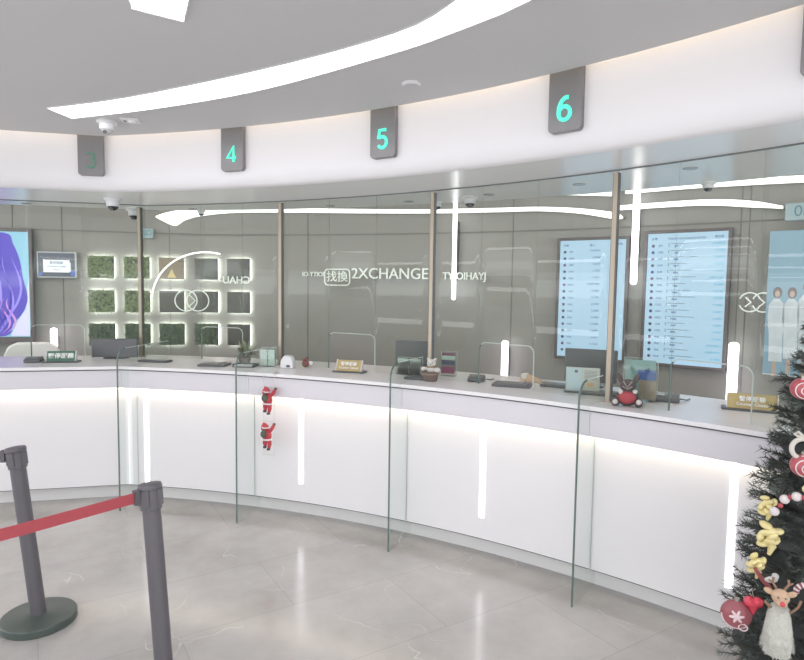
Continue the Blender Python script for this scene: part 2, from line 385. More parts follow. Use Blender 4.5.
# glass fins in front of the counter
for k, (a, lab) in enumerate([(7.6, 'upright clear glass fin at the counter corner, leftmost of the fins'), (16.3, 'upright clear glass fin just left of the climbing toy Santas'),
        (27.1, 'upright clear glass fin in the middle of the counter, under counter sign 5'), (38.0, 'upright clear glass fin at the right, under counter sign 6')]):
    x, y = pol(RA, a); r_ = root('glass_fin', lab, 'glass panel', (x, y, 0), rad(-a), 'glass privacy fins along the counter')
    f0 = -0.17; bk = RG(a) - RA - 0.012
    cut = 0.45 - 0.0; arc = [(f0 + 0.10 * (1 - math.sin(t * math.pi / 16)), 1.15 + 0.10 * math.cos(t * math.pi / 16)) for t in range(9)]
    arc = [(f0 + 0.10 - 0.10 * math.sin(math.pi / 2 * (1 - t / 8)), 1.15 + 0.10 * math.cos(math.pi / 2 * (1 - t / 8))) for t in range(9)]
    outl = [(f0, 0.002)] + arc + [(bk, 1.25), (bk, 1.1015), (-0.023, 1.1015), (-0.003, 0.0), ]
    outl = [(f0, 0.002)] + arc + [(bk, 1.25), (bk, 1.1015), (-0.024, 1.1015), (-0.024, 0.92), (-0.003, 0.92), (0.086, 0.918), (0.086, 0.12), (0.16, 0.118), (0.16, 0.002)]
    if k == 0: outl = [(p[0], p[1]) for p in outl]
    m = MB(); m.prism(outl, -0.005, 0.005, 'yz'); m.build('pane', glass_f, r_)
    m = MB(); pts = [(0, f0, 0.002), (0, f0, 0.6)] + [(0, p[0], p[1]) for p in arc]
    m.tube(pts, 0.006, 6); m.build('polished_edge', edge_m, r_)
    m = MB(); m.tube([(0, f0 + 0.1, 1.251), (0, bk, 1.251)], 0.003, 6); m.tube([(0, 0.083, 0.12), (0, 0.083, 0.9)], 0.003, 6); m.build('rear_edge', edge_l, r_)

# curved glass wall on the counter: one pane per bay, with a rounded hatch
bays = [(None, None, (-2.95, -2.58), 'glass partition pane at the far left, over the green plaque'),
        (5.5, 16.5, (10.2, 13.6), 'curved glass partition pane behind counter number 4'),
        (16.5, 27.6, (20.1, 23.7), 'curved glass partition pane behind counter number 5'),
        (27.6, 38.3, (30.7, 34.2), 'curved glass partition pane behind the 2 flat dark pads, left of counter sign 6'),
        (38.3, 49.1, (41.1, 44.7), 'curved glass partition pane in front of the right exchange rate board')]
HT = 1.385
for i, (a0, a1, op, lab) in enumerate(bays):
    if i == 0:
        ac = corner(7.21); D = 7.21 - 0.38; s1_ = math.sqrt(7.21 ** 2 - D * D) - 0.02
        s0_ = s1_ - 3.0; o0 = 0.30 ; 
        L_ = s1_ - s0_; P = lambda u: lft(D, s0_ + u)
        # hatch position along the line
        u0 = (Vector((-3.16, 0)).x - lft(D, s0_)[0]) / TT.x; u1 = u0 + 0.42
    else:
        L_ = rad(a1 - a0) * 7.0 - 0.06; P = (lambda a0, a1, L_: (lambda u: pol(RG(a0), a0) if u < 0 else pol(RG(a0 + 0.25 + (a1 - a0 - 0.5) * u / L_), a0 + 0.25 + (a1 - a0 - 0.5) * u / L_)))(a0, a1, L_)
        u0 = L_ * (op[0] - a0) / (a1 - a0); u1 = L_ * (op[1] - a0) / (a1 - a0)
    us = [L_ * k / 24 for k in range(25)]
    rr = 0.05; cor = [(u0 + rr * (1 - math.cos(t * math.pi / 12)), HT - rr * (1 - math.sin(t * math.pi / 12))) for t in range(7)]
    core = [(u1 - (p[0] - u0), p[1]) for p in reversed(cor)]
    cols = [(u, 1.1015) for u in us if u < u0 - 0.01] + [(u0, 1.1015)] + cor + [(u, HT) for u in us if u0 + rr < u < u1 - rr] + core + [(u1, 1.1015)] + [(u, 1.1015) for u in us if u > u1 + 0.01]
    x, y = P(0); r_ = root('glass_partition', lab, 'glass partition', (x, y, 1.10), 0, 'curved glass partition panes above the counter')
    m = MB(); V = [(m.b.verts.new((*P(u), z)), m.b.verts.new((*P(u), 2.4225))) for u, z in cols]
    for (a, b), (c, d) in zip(V, V[1:]):
        if (a.co - c.co).length > 1e-5:
            if (b.co - d.co).length < 1e-6: continue
            m.b.faces.new((a, c, d, b))
    o = m.build('pane', glass_w, r_, smooth=True, loc=r_.location)
    so = o.modifiers.new('thickness', 'SOLIDIFY'); so.thickness = 0.008; so.offset = 0
    m = MB(); path = [(*P(u0), 1.103)] + [(*P(u), z) for u, z in cor] + [(*P(u), z) for u, z in core] + [(*P(u1), 1.103)]
    m.tube(path, 0.0035, 6); m.build('hatch_edge', edge_l, r_, loc=r_.location)
    m = MB(); m.tube(path[:5], 0.005, 6); m.build('dark_hatch_edge', edge_m, r_, loc=r_.location)
mull_l = ['slim bronze metal glazing post leftmost of the row, by the plant panels', 'slim bronze metal glazing post between counter signs 4 and 5',
          'slim bronze metal glazing post right of counter sign 5', 'slim bronze metal glazing post in front of the left exchange rate board']
for a, lab in zip((5.5, 16.5, 27.6, 38.3), mull_l):
    x, y = pol(RG(a), a); r_ = root('glazing_post', lab, 'post', (x, y, 1.10), rad(-a), 'metal posts holding the glass partition')
    m = MB(); m.box((0, 0, 0.657), (0.026, 0.045, 1.312)); m.build('shaft', metal_m, r_, bevel=0.002)
    m = MB(); m.box((-0.0155, 0, 0.657), (0.005, 0.03, 1.31)); m.box((0.0155, 0, 0.657), (0.005, 0.03, 1.31)); m.build('gasket', track_m, r_)
    m = MB(); m.box((0, 0, 0.004), (0.05, 0.06, 0.008)); m.build('foot_plate', metal_m, r_)
a = 49.1; x, y = pol(RG(a), a)

# ================================================================== NUMBER SIGNS
def num_sign(dig, a, lab, on=True, wide=0.172):
    R = RFa(a) - 0.022; x, y = pol(R, a); r_ = root('number_sign', lab, 'sign', (x, y, 2.53), rad(-a), 'hanging counter number signs')
    w_ = wide / 2; rr = 0.025
    o_ = [(-w_, 0.44), (-w_, rr)] + [(-w_ + rr - rr * math.cos(t * math.pi / 8), rr - rr * math.sin(t * math.pi / 8)) for t in range(1, 5)] + \
         [(w_ - rr + rr * math.sin(t * math.pi / 8), rr - rr * math.cos(t * math.pi / 8)) for t in range(1, 5)] + [(w_, 0.44)]
    m = MB(); m.prism(o_, -0.02, 0.02); m.build('plate', sign_m, r_, bevel=0.003)
    m = MB(); H_ = 0.118; r0_ = 0.0105 if on else 0.0085
    def A(cx, cz, rx, rz_, a0, a1): return [(cx + rx * math.cos(rad(a0 + (a1 - a0) * k / 14)), cz + rz_ * math.sin(rad(a0 + (a1 - a0) * k / 14))) for k in range(15)]
    S = {'3': [A(0, .088, .026, .022, 150, -80) + A(0, .036, .030, .030, 85, -150)],
         '4': [[(.016, .008), (.016, .112), (-.034, .036), (.034, .036)]],
         '5': [[(.028, .112), (-.018, .112), (-.024, .062)] + A(.0, .040, .030, .033, 130, -145)],
         '6': [[(.020, .112)] + A(.012, .045, .042, .068, 95, 180) + A(0, .038, .030, .033, 180, 540)],
         '7': [[(-.03, .112), (.03, .112), (-.008, .008)]]}[dig]
    for st_ in S: m.tube([(q[0], -0.0215, q[1] + 0.052) for q in st_], r0_, 10)
    m.build('digit', digit_on if on else digit_off, r_)
    return r_
r3 = num_sign('3', 7.0, 'grey hanging counter sign with a dark, unlit number 3', False)
r3.location = (-2.292, 4.475 - 0.008, 2.53); r3.rotation_euler = (0, 0, LRZ)
num_sign('4', 16.65, 'grey hanging counter sign with a lit cyan number 4')
num_sign('5', 27.2, 'grey hanging counter sign with a lit cyan number 5')
num_sign('6', 37.65, 'grey hanging counter sign with a lit cyan number 6')
r7 = num_sign('7', 47.7, 'grey hanging counter sign cut off by the right edge of the photo'); r7.location.z += 0.03

# ================================================================== CEILING DEVICES
def dome_cam(x, y, z, s, lab, clear=False, grp='dome security cameras'):
    r_ = root('dome_camera', lab, 'camera', (x, y, z), 0, grp)
    m = MB(); m.lathe([(0.062 * s, 0), (0.064 * s, -0.010 * s), (0.060 * s, -0.016 * s), (0.048 * s, -0.020 * s), (0.046 * s, -0.05 * s), (0.040 * s, -0.056 * s)], n=28); m.build('housing', white_p, r_, smooth=True)
    m = MB(); m.sph((0, 0, -0.052 * s), 0.038 * s, (1, 1, 0.85)); m.build('dome', M('pale_dome', (190, 190, 192), 0.15) if clear else dome_m, r_, smooth=True)
    m = MB(); m.cyl((0, -0.022 * s, -0.07 * s), (0, -0.036 * s, -0.078 * s), 0.012 * s); m.build('lens', dgrey, r_)
dome_cam(-1.94, 3.99, 2.80, 1.0, 'white dome camera on the main ceiling above counter sign 3', True)
x, y = -2.36, 4.93; dome_cam(x, y, 2.43, 1.1, 'white dome camera under the bulkhead, below counter sign 3')
for a, R, s, lab in [(4.1, 7.45, 1.15, 'dark dome camera right of the leftmost glazing post'), (8.6, 7.56, 0.6, 'tiny dome camera beside the tip of the curved reflection at the left'), (26.0, 7.45, 0.75, 'dark dome camera just right of the post below sign 5'),
                     (28.6, 7.30, 0.95, 'dark dome camera by the upper end of the middle bar reflection'), (40.8, 7.5, 0.7, 'small dome camera at the upper right behind the glass')]:
    x, y = pol(R, a); dome_cam(x, y, 2.43, s, lab)
r_ = root('ceiling_sensor', 'small white rectangular sensor beside the ceiling dome camera', 'sensor', (-1.77, 3.96, 2.80), rad(10))
m = MB(); m.box((0, 0, -0.004), (0.11, 0.11, 0.008)); m.build('plate', white_p, r_, bevel=0.002)
m = MB(); m.cyl((0.01, 0, -0.008), (0.01, 0, -0.02), 0.028, 0.022); m.build('cap', white_p, r_)
m = MB(); m.box((-0.035, 0, -0.0095), (0.012, 0.03, 0.003)); m.build('slot', dgrey, r_)
r_ = root('ceiling_speaker', 'round white disc flush in the grey ceiling above counter sign 5', 'speaker', (0.03, 3.18, 2.80))
m = MB(); m.lathe([(0.048, 0), (0.05, -0.006), (0.044, -0.012), (0.0401, -0.013)]); m.build('rim', white_p, r_, smooth=True)
m = MB(); m.cyl((0, 0, -0.0131), (0, 0, -0.015), 0.039, n=32); m.build('grille', ceil_m, r_)
first = None
dl = [(-2.3, 7.16), (8.4, 7.45), (18.7, 7.42), (24.4, 7.36), (29.9, 7.26), (35.4, 7.14), (41.1, 6.98)]
dlab = ['small downlight above the purple screen', 'small downlight above the plant panels', 'small downlight in the soffit, between signs 4 and 5', 'small downlight in the soffit, left of the post beside sign 5',
        'small downlight in the soffit, left below sign 6', 'small downlight in the soffit, directly below sign 6', 'small downlight in the soffit, rightmost of the row']
for (a, R), lab in zip(dl, dlab):
    x, y = pol(R, a)
    if first is None:
        first = root('downlight', lab, 'light', (x, y, 2.43), 0, 'small round downlights in the soffit')
        m = MB(); m.lathe([(0.040, 0), (0.042, -0.004), (0.030, -0.006), (0.0295, -0.001)], n=24); m.build('trim_ring', M('silver_ring', (200, 200, 200), 0.25, metal=0.6), first, smooth=True)
        m = MB(); m.cyl((0, 0, -0.001), (0, 0, -0.0045), 0.0285, n=24); m.build('lens', M('dim_lens', (150, 150, 150), 0.2), first)
    else: dup(first, (x, y, 2.43), 0, lab)

# ceiling light reflections in the glass, built as curved glowing lines at the wall
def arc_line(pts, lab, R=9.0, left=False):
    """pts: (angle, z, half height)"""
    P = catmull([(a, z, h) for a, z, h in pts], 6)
    x, y = pol(R, P[0].x); r_ = root('curved_light_reflection', lab, 'light', (x, y, P[0].y), 0, 'light reflections built as curved glowing lines high on the wall')
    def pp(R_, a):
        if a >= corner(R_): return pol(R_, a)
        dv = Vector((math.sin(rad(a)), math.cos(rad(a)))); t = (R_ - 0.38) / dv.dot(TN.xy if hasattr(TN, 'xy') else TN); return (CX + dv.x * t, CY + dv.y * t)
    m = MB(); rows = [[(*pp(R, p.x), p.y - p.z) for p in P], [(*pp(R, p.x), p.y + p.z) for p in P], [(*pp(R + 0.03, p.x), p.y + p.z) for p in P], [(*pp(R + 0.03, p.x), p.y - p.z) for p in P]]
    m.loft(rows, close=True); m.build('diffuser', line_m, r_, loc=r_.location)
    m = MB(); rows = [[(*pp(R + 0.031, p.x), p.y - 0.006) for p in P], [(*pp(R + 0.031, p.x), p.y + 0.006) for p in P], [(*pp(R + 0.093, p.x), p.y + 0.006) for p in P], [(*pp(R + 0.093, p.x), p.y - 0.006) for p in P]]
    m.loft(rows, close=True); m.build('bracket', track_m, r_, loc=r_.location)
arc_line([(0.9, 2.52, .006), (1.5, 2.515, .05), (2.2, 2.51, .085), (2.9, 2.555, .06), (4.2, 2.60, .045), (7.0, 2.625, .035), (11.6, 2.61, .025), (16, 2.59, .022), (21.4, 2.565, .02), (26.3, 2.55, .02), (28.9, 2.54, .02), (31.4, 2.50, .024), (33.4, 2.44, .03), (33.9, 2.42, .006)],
         'long curved glowing line for a light reflection, from the plant panels to the left exchange rate board')
arc_line([(28.0, 2.70, .024), (30.7, 2.68, .022), (33.2, 2.645, .022)], 'short straight glowing line for a light reflection, left of the post in front of the left rate board')
arc_line([(34.0, 2.655, .02), (38.0, 2.66, .024), (42.7, 2.635, .026), (46, 2.60, .026)], 'upper glowing line for a light reflection, running to the right edge above the right rate board')
arc_line([(33.7, 2.51, .02), (38.0, 2.51, .024), (40.4, 2.47, .026), (41.9, 2.425, .01)], 'lower glowing line for a light reflection, with a tapered end, above the right rate board')
# small left lens piece
x, y = lft(8.60, 1.0)
# reflections of light strips in the glass, built as upright glowing bars
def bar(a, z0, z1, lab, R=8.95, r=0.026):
    x, y = pol(R, a); r_ = root('bar_reflection', lab, 'light', (x, y, z0), rad(-a), 'light reflections built as upright glowing bars on the wall')
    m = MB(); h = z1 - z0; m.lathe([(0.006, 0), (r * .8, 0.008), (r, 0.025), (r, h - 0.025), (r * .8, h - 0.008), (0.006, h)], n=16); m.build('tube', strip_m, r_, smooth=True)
    m = MB(); m.box((0, 0.085, h * .5), (0.012, 0.11, h * .6)); m.build('added_mount', dgrey, r_)
bar(34.75, 1.80, 2.66, 'tall white glowing bar for a light reflection, between the two exchange rate boards', r=0.03)
bar(23.3, 1.62, 2.66, 'tall white glowing bar for a light reflection, behind the middle of the glass, beside the lit lettering', r=0.022)
bar(40.1, 0.75, 1.33, 'short bright glowing bar for a light reflection, just right of the right exchange rate board', r=0.04)
bar(26.95, 0.75, 1.22, 'short white glowing bar for a light reflection, low behind the flat dark pad', r=0.035)
x, y = lft(8.56, -0.22)
x, y = -3.90, 6.70; r_ = root('bar_reflection', 'short bright glowing bar for a light reflection, behind the green plaque at the left', 'light', (x, y, 0.75), LRZ, 'light reflections built as upright glowing bars on the wall')
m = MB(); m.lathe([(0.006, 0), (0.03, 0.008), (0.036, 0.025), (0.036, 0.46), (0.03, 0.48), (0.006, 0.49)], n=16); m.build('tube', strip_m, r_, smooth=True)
m = MB(); m.box((0, 0.09, 0.24), (0.012, 0.1, 0.3)); m.build('added_mount', dgrey, r_)

# ================================================================== SCREENS ON THE BACK WALL
frame_m = M('screen_bezel', (104, 98, 100), 0.4)
lcd = M('pale_blue_screen', (92, 104, 112), 0.25, emit=0.62, ecol=(182, 218, 244), var=0.05, scale=1.2)
ink = M('dark_blue_print', (84, 98, 150), 0.5); ink2 = M('cyan_figures', (96, 172, 206), 0.5, emit=0.15); ink3 = M('grey_line_print', (122, 138, 158), 0.5)
def board(p0, p1, z0, z1, lab, title, rows, full=True):
    p0, p1 = Vector(p0), Vector(p1); w_ = (p1 - p0).length; ang = math.atan2(p1.y - p0.y, p1.x - p0.x); c = (p0 + p1) / 2; h = z1 - z0
    r_ = root('rate_board', lab, 'screen', (c.x, c.y, z0), ang, 'portrait exchange rate boards')
    m = MB(); t = 0.028
    m.box((-w_ / 2 + t / 2, 0, h / 2), (t, 0.06, h)); m.box((w_ / 2 - t / 2, 0, h / 2), (t, 0.06, h)); m.box((0, 0, t / 2), (w_ - 2 * t, 0.06, t)); m.box((0, 0, h - t / 2), (w_ - 2 * t, 0.06, t))
    m.build('bezel', frame_m, r_, bevel=0.003)
    m = MB(); m.box((0, 0.005, h / 2), (w_ - 2 * t, 0.04, h - 2 * t)); sc_ = m.build('display', lcd, r_)
    m = MB(); m.box((0, 0.05, h / 2), (w_ * .6, 0.045, h * .6)); m.build('wall_mount', dgrey, r_)
    yf = -0.017; m = MB(); W2 = w_ / 2 - t
    m.text(title, 0.026, fr(0.0, yf, h - t - 0.05), 0.001); m.build('title', ink, sc_)
    m = MB(); m.text('外幣', 0.026, fr(-W2 + 0.06, yf, h - t - 0.05), 0.001); m.text('賣出價', 0.024, fr(W2 - 0.07, yf, h - t - 0.045), 0.001)
    n = len(rows); dz = (h - 2 * t - 0.11) / n
    for k, (code, val) in enumerate(rows):
        z = h - t - 0.11 - k * dz
        c_ = MB(); c_.text(code, 0.024, fr(-W2 + 0.115, yf, z), 0.001)
        c_.build('currency_code', ink, sc_)
        if full: c_ = MB(); c_.text(code, 0.022, fr(-W2 + 0.25, yf, z - 0.006), 0.001, bold=0.0006); c_.build('row_caption', ink, sc_)
    m.build('column_heading', ink, sc_)
    for k in range(n):
        z = h - t - 0.11 - k * dz; m = MB(); m.cyl((-W2 + 0.05, -0.0155, z), (-W2 + 0.05, -0.018, z), 0.014, n=14)
        m.build('flag_icon', [ink, M('flag_slate', (90, 96, 118), 0.5), M('flag_red_blue', (150, 104, 130), 0.5, dark=(110, 96, 150), scale=40)][(k * 5 + 1) % 3], sc_)
    if full:
        m = MB()
        for k in range(n):
            z = h - t - 0.11 - k * dz; m.box((-W2 + 0.27 + 0.02 * (k % 3), -0.016, z + 0.016), (0.14 + 0.04 * (k % 3), 0.002, 0.005))
            m.box((-W2 + 0.185, -0.016, z + 0.006), (0.006, 0.002, 0.028))
        m.build('row_lines', ink3, sc_)
    for k, (code, val) in enumerate(rows):
        z = h - t - 0.10 - k * dz; m = MB(); m.text(val, 0.027, fr(W2 - 0.02 if full else 0.08, yf, z), 0.001, align='RIGHT')
        m.build('rate_figure', ink2 if full else M('blue_figures', (104, 128, 176), 0.5), sc_)
RT_ = [('JPY', '0.058695'), ('USD', '6.0580'), ('GBP', '9.6070'), ('CNY', '1.2752'), ('EUR', '11.877'), ('KRW', '0.0051981'), ('THB', '0.2865'), ('TWD', '0.7185'), ('AUD', '6.5782'), ('CAD', '5.2800'), ('SGD', '5.5480'), ('NZD', '4.7600'), ('CHF', '9.0080'), ('MYR', '1.5000'), ('PHP', '0.1560'), ('VND', '0.0004862'), ('IDR', '0.0006255'), ('MOP', '0.9800')]
board((2.225, 5.56), (2.775, 5.10), 1.065, 2.29, 'large pale blue portrait exchange rate board, the right one', 'TODAY EXCHANGE RATES', RT_)
board((1.53, 5.97), (2.10, 5.60), 1.065, 2.25, 'pale blue portrait exchange rate board on the left, crossed by a glazing post', '買入', RT_[:16], False)

# left portrait screen with purple hair picture
c = lft(8.63, 0); ux, uy = TT.x, TT.y
W3, H3 = 0.78, 1.27
base = Vector((-4.13, 6.735)) - Vector((ux, uy)) * (W3 / 2)
r_ = root('portrait_screen', 'tall screen at the left edge with a blue and purple hair picture', 'screen', (base.x, base.y, 1.065), LRZ)
m = MB(); t = 0.035
m.box((-W3 / 2 + t / 2, 0, H3 / 2), (t, 0.06, H3)); m.box((W3 / 2 - t / 2, 0, H3 / 2), (t, 0.06, H3)); m.box((0, 0, t), (W3 - 2 * t, 0.06, 2 * t)); m.box((0, 0, H3 - t / 2), (W3 - 2 * t, 0.06, t))
m.build('bezel', frame_m, r_, bevel=0.003)
m = MB(); m.box((0, 0.005, H3 / 2 + t / 2), (W3 - 2 * t, 0.04, H3 - 3 * t)); dsp = m.build('display', M('screen_cyan', (120, 160, 180), 0.3, emit=0.42, ecol=(150, 212, 238)), r_)
m = MB(); m.box((0, 0.05, H3 / 2), (0.4, 0.045, 0.6)); m.build('wall_mount', dgrey, r_)
hair = [(-0.35, 1.22), (0.12, 1.22), (0.20, 1.10), (0.26, 0.93), (0.29, 0.72), (0.33, 0.5), (0.27, 0.33), (0.18, 0.22), (0.10, 0.08), (-0.35, 0.08)]
hp = [(v.x, v.y) for v in catmull([(a, b, 0) for a, b in hair], 5)]
m = MB(); m.prism(hp, -0.018, -0.016); m.build('hair_picture', M('purple_hair', (96, 84, 196), 0.4, emit=0.25, dark=(64, 52, 170), scale=5), dsp)
for nm, col, ks in (('light_strands', (150, 136, 232), range(0, 6)), ('dark_strands', (58, 46, 160), range(6, 12)), ('pink_strands', (200, 150, 214), range(12, 14))):
    m = MB()
    for k in ks:
        rnd = random.Random(k); x0_ = -0.28 + 0.52 * rnd.random(); ph = rnd.random() * 6
        if nm == 'pink_strands': x0_ = 0.14 + 0.05 * (k - 12)
        top = 1.19 if x0_ < .08 else 0.95
        if nm == 'pink_strands': top = 0.5
        L1 = []; L2 = []
        for q in range(25):
            tt = q / 24; z = top - (top - 0.10) * tt; xx = x0_ + 0.07 * math.sin(ph + 5 * tt) - (0.12 * tt * tt if x0_ > 0 else -0.1 * tt); wd = 0.012 * math.sin(math.pi * tt) + 0.001
            xx = max(-0.33, min(0.31, xx)); L1.append((xx - wd, -0.0195, z)); L2.append((xx + wd, -0.0195, z))
        m.loft([L1, L2])
    m.build(nm, M(nm, col, 0.4, emit=0.3), dsp)
m = MB(); m.prism([(0.345, 0.08), (0.345, 0.75), (0.325, 0.55), (0.31, 0.38), (0.22, 0.24), (0.15, 0.08)], -0.0178, -0.016); m.build('pale_background', M('pale_pink_screen', (206, 206, 236), 0.4, emit=0.35), dsp)

# small landscape screen
x, y = -3.90, 6.80
r_ = root('landscape_screen', 'small framed screen showing a white notice, beside the purple screen', 'screen', (x, y, 1.80), LRZ)
m = MB(); m.box((0, 0, 0.145), (0.40, 0.04, 0.29)); m.build('bezel', M('pale_screen_rim', (196, 200, 204), 0.3), r_, bevel=0.003)
m = MB(); m.box((0, -0.0005, 0.145), (0.375, 0.042, 0.265)); d2 = m.build('display', M('slate_screen', (92, 98, 112), 0.3, emit=0.08), r_)
m = MB(); m.box((0, -0.0225, 0.13), (0.27, 0.002, 0.14)); m.box((-0.125, -0.0225, 0.16), (0.02, 0.002, 0.09)); m.box((0.135, -0.0225, 0.12), (0.02, 0.002, 0.1)); m.build('notice', M('screen_notice', (224, 230, 236), 0.4, emit=0.3), d2)
m = MB(); m.text('暫停服務', 0.035, fr(0, -0.0245, 0.165), 0.001); m.text('COUNTER CLOSED', 0.022, fr(0, -0.0245, 0.125), 0.001); m.text('Thank you', 0.018, fr(0, -0.0245, 0.09), 0.001); m.build('notice_text', ink, d2)
m = MB(); m.box((0.165, -0.0225, 0.05), (0.04, 0.002, 0.06)); m.box((-0.165, -0.0225, 0.04), (0.03, 0.002, 0.04)); m.build('blue_corner', M('blue_accent', (88, 116, 190), 0.4, emit=0.2), d2)

# framed back-lit plant panels
leaf_m = M('pale_green_leaves', (176, 190, 150), 0.6, dark=(92, 112, 84), scale=60)
leafd_m = M('dark_green_leaves', (128, 146, 122), 0.6, dark=(78, 96, 80), scale=60)
halo = M('panel_halo_led', (244, 248, 240), 0.5, emit=6.0)
def wpt(xp):   # position on the left straight wall for a given x
    s_ = (xp - CX - (RW - 0.38) * TN.x) / TT.x; return lft(RW - 0.38 - 0.05, s_)
def plant_panel(x, z, kind, lab):
    if x < -2.45: px, py = wpt(x); ang = LRZ
    else:
        a = math.degrees(math.asin((x - CX) / 9.05)); px, py = pol(9.05, a); ang = rad(-a)
    wd, h = 0.275, 0.25
    r_ = root('wall_panel', lab, 'wall panel', (px, py, z), ang, 'back-lit square panels on the grey wall')
    m = MB(); m.box((0, 0, h / 2), (wd, 0.03, h)); m.build('frame', dgrey if kind != 'pic' else M('tan_frame', (150, 140, 126), 0.5), r_)
    m = MB(); m.box((0, 0.0255, h / 2), (wd - 0.006, 0.02, h - 0.006)); m.build('halo_light', halo, r_)
    m = MB()
    if kind in ('leaf', 'dleaf'):
        rnd = random.Random(int(x * 100) + int(z * 10))
        for k in range(420):
            cx, cz = (rnd.random() - .5) * wd, rnd.random() * h; a = rnd.random() * 6.28; L_ = 0.012 + 0.01 * rnd.random(); dy = -0.018 - 0.022 * rnd.random()
            u = Vector((math.cos(a), (rnd.random() - .5) * 1.2, math.sin(a))) * L_; v = Vector((-math.sin(a), (rnd.random() - .5), math.cos(a))) * L_ * .45
            p = Vector((cx, dy, cz)); vs = [m.b.verts.new(p - u), m.b.verts.new(p + v), m.b.verts.new(p + u), m.b.verts.new(p - v)]; m.b.faces.new(vs)
        m.build('moss_leaves', leaf_m if kind == 'leaf' else leafd_m, r_, fixn=False)
    elif kind == 'pic':
        m.box((0, -0.017, h / 2), (wd - 0.02, 0.006, h - 0.02)); m.build('picture', M('tan_picture', (160, 148, 130), 0.5, emit=0.04, dark=(136, 124, 110), scale=4), r_)
        m = MB(); m.prism([(-0.045, 0.015), (0.055, 0.015), (0.03, 0.06), (0.015, 0.1), (0.005, 0.115), (-0.01, 0.09), (-0.03, 0.05)], -0.0215, -0.0205); m.build('printed_tree', M('pale_gold_print', (214, 196, 140), 0.5, emit=0.15), r_)
    else:
        m.box((0, -0.017, h / 2), (wd - 0.02, 0.006, h - 0.02)); m.build('picture', M('dark_picture', (96, 98, 92), 0.25), r_)
colx = [-3.47, -3.095, -2.727, -2.33, -1.94]
coln = ['leftmost column', 'second column', 'third column', 'fourth column', 'rightmost column']
knd = [['leaf', 'leaf', 'pic', 'dark', 'dark'], ['leaf', 'leaf', 'dark', 'dark', 'dark'], ['dleaf', 'dleaf', 'dleaf', 'dleaf', 'dark']]
rown = ['top row', 'middle row', 'bottom row']
kn = {'leaf': 'back-lit square panel of green moss leaves', 'dleaf': 'back-lit square panel of dark leaves', 'pic': 'back-lit tan picture panel with a pale tree print', 'dark': 'back-lit plain dark square panel'}
for ri, z in enumerate((1.805, 1.415, 1.03)):
    for ci, x in enumerate(colx):
        plant_panel(x, z, knd[ri][ci], kn[knd[ri][ci]] + ', %s, %s of the grid' % (rown[ri], coln[ci]))

# ring logo, lettering, box logo
lit = M('lit_white_letters', (200, 206, 200), 0.4, emit=0.45)
def ring_logo(a, z, r0, lab, R=8.98):
    x, y = pol(R, a); r_ = root('ring_logo', lab, 'logo', (x, y, z), rad(-a))
    m = MB(); g = r0 * 0.62
    for sgn in (-1, 1):
        c0 = sgn * g
        for (t0, t1) in ((20, 160), (200, 340)):
            st = 0 if sgn > 0 else 0
            P = [(c0 + r0 * math.cos(rad(t)), 0, r0 * math.sin(rad(t))) for t in range(t0 + (0 if sgn > 0 else 0), t1 + 1, 10)]
            m.tube(P, r0 * 0.075, 8)
        P = [(c0 + sgn * r0 * math.cos(rad(t)), 0, r0 * math.sin(rad(t))) for t in range(-20 if sgn > 0 else -90, 21, 10)] if sgn > 0 else [(c0 - r0 * math.cos(rad(t)), 0, r0 * math.sin(rad(t))) for t in range(20, 60, 10)]
        m.tube(P, r0 * 0.075, 8)
        m.tube([(c0 - r0 * .42, 0, r0 * .5), (c0 + r0 * .12, 0, 0), (c0 - r0 * .42, 0, -r0 * .5)], r0 * 0.085, 8)
    m.build('rings', lit, r_, smooth=True)
    m = MB(); m.cyl((-g, 0.0, r0), (-g, 0.11, r0), 0.004, n=8); m.cyl((g, 0.0, r0), (g, 0.11, r0), 0.004, n=8); m.cyl((-g, 0, -r0), (-g, 0.11, -r0), 0.004, n=8); m.build('stand_off', dgrey, r_)
ring_logo(41.0, 1.665, 0.078, 'white double ring logo with chevrons, left of the blue people poster')
# interlocked circles among the plant panels
px, py = -2.42, 6.92; r_ = root('ring_emblem', 'thin pale double ring emblem hung in front of the plant panels', 'logo', (px, py, 1.56), LRZ)
m = MB()
for c0 in (-0.07, 0.06): m.tube([(c0 + 0.12 * math.cos(t * math.pi / 18), 0, 0.12 * math.sin(t * math.pi / 18)) for t in range(36)], 0.007, 8, closed=True)
m.tube([(-0.04, 0, 0.07), (0.03, 0, 0), (-0.04, 0, -0.07)], 0.007); m.build('rings', lit, r_, smooth=True)
m = MB(); m.cyl((0, 0.0, 0.1), (0, 0.12, 0.1), 0.004, n=8); m.build('stand_off', dgrey, r_)
def lettering(txt, a, z, size, lab, mirror=False, R=8.98, sx=1.0):
    x, y = pol(R, a); r_ = root('wall_lettering', lab, 'lettering', (x, y, z), rad(-a))
    m = MB(); m.text(txt, size, fr(0, 0, 0), 0.008, mirror=mirror, sx=sx); m.build('letters', lit, r_)
    m = MB(); m.box((0, 0.03, 0), (len(txt) * size * .5, 0.01, 0.008)); m.box((0, 0.06, 0), (0.02, 0.1, 0.02)); m.build('rail', dgrey, r_)
lettering('2XCHANGE', 18.5, 1.89, 0.17, 'pale lit 2XCHANGE lettering in the middle of the wall behind the glass')
lettering('CHAU-', 6.6, 1.80, 0.12, 'small reversed pale lettering beside the plant panels', mirror=True)
lettering('IO-YTIOI', 12.7, 1.88, 0.075, 'small pale line lettering left of the lit 2XCHANGE word', sx=0.9)
lettering('TY-OIHAYJ', 23.95, 1.87, 0.11, 'small pale line lettering right of the lit 2XCHANGE word', sx=0.9)
x, y = pol(8.96, 14.6)
r_ = root('box_logo', 'rounded pale outlined box around the characters left of the lit word', 'logo', (x, y, 1.85), rad(-14.6))
m = MB(); P = []
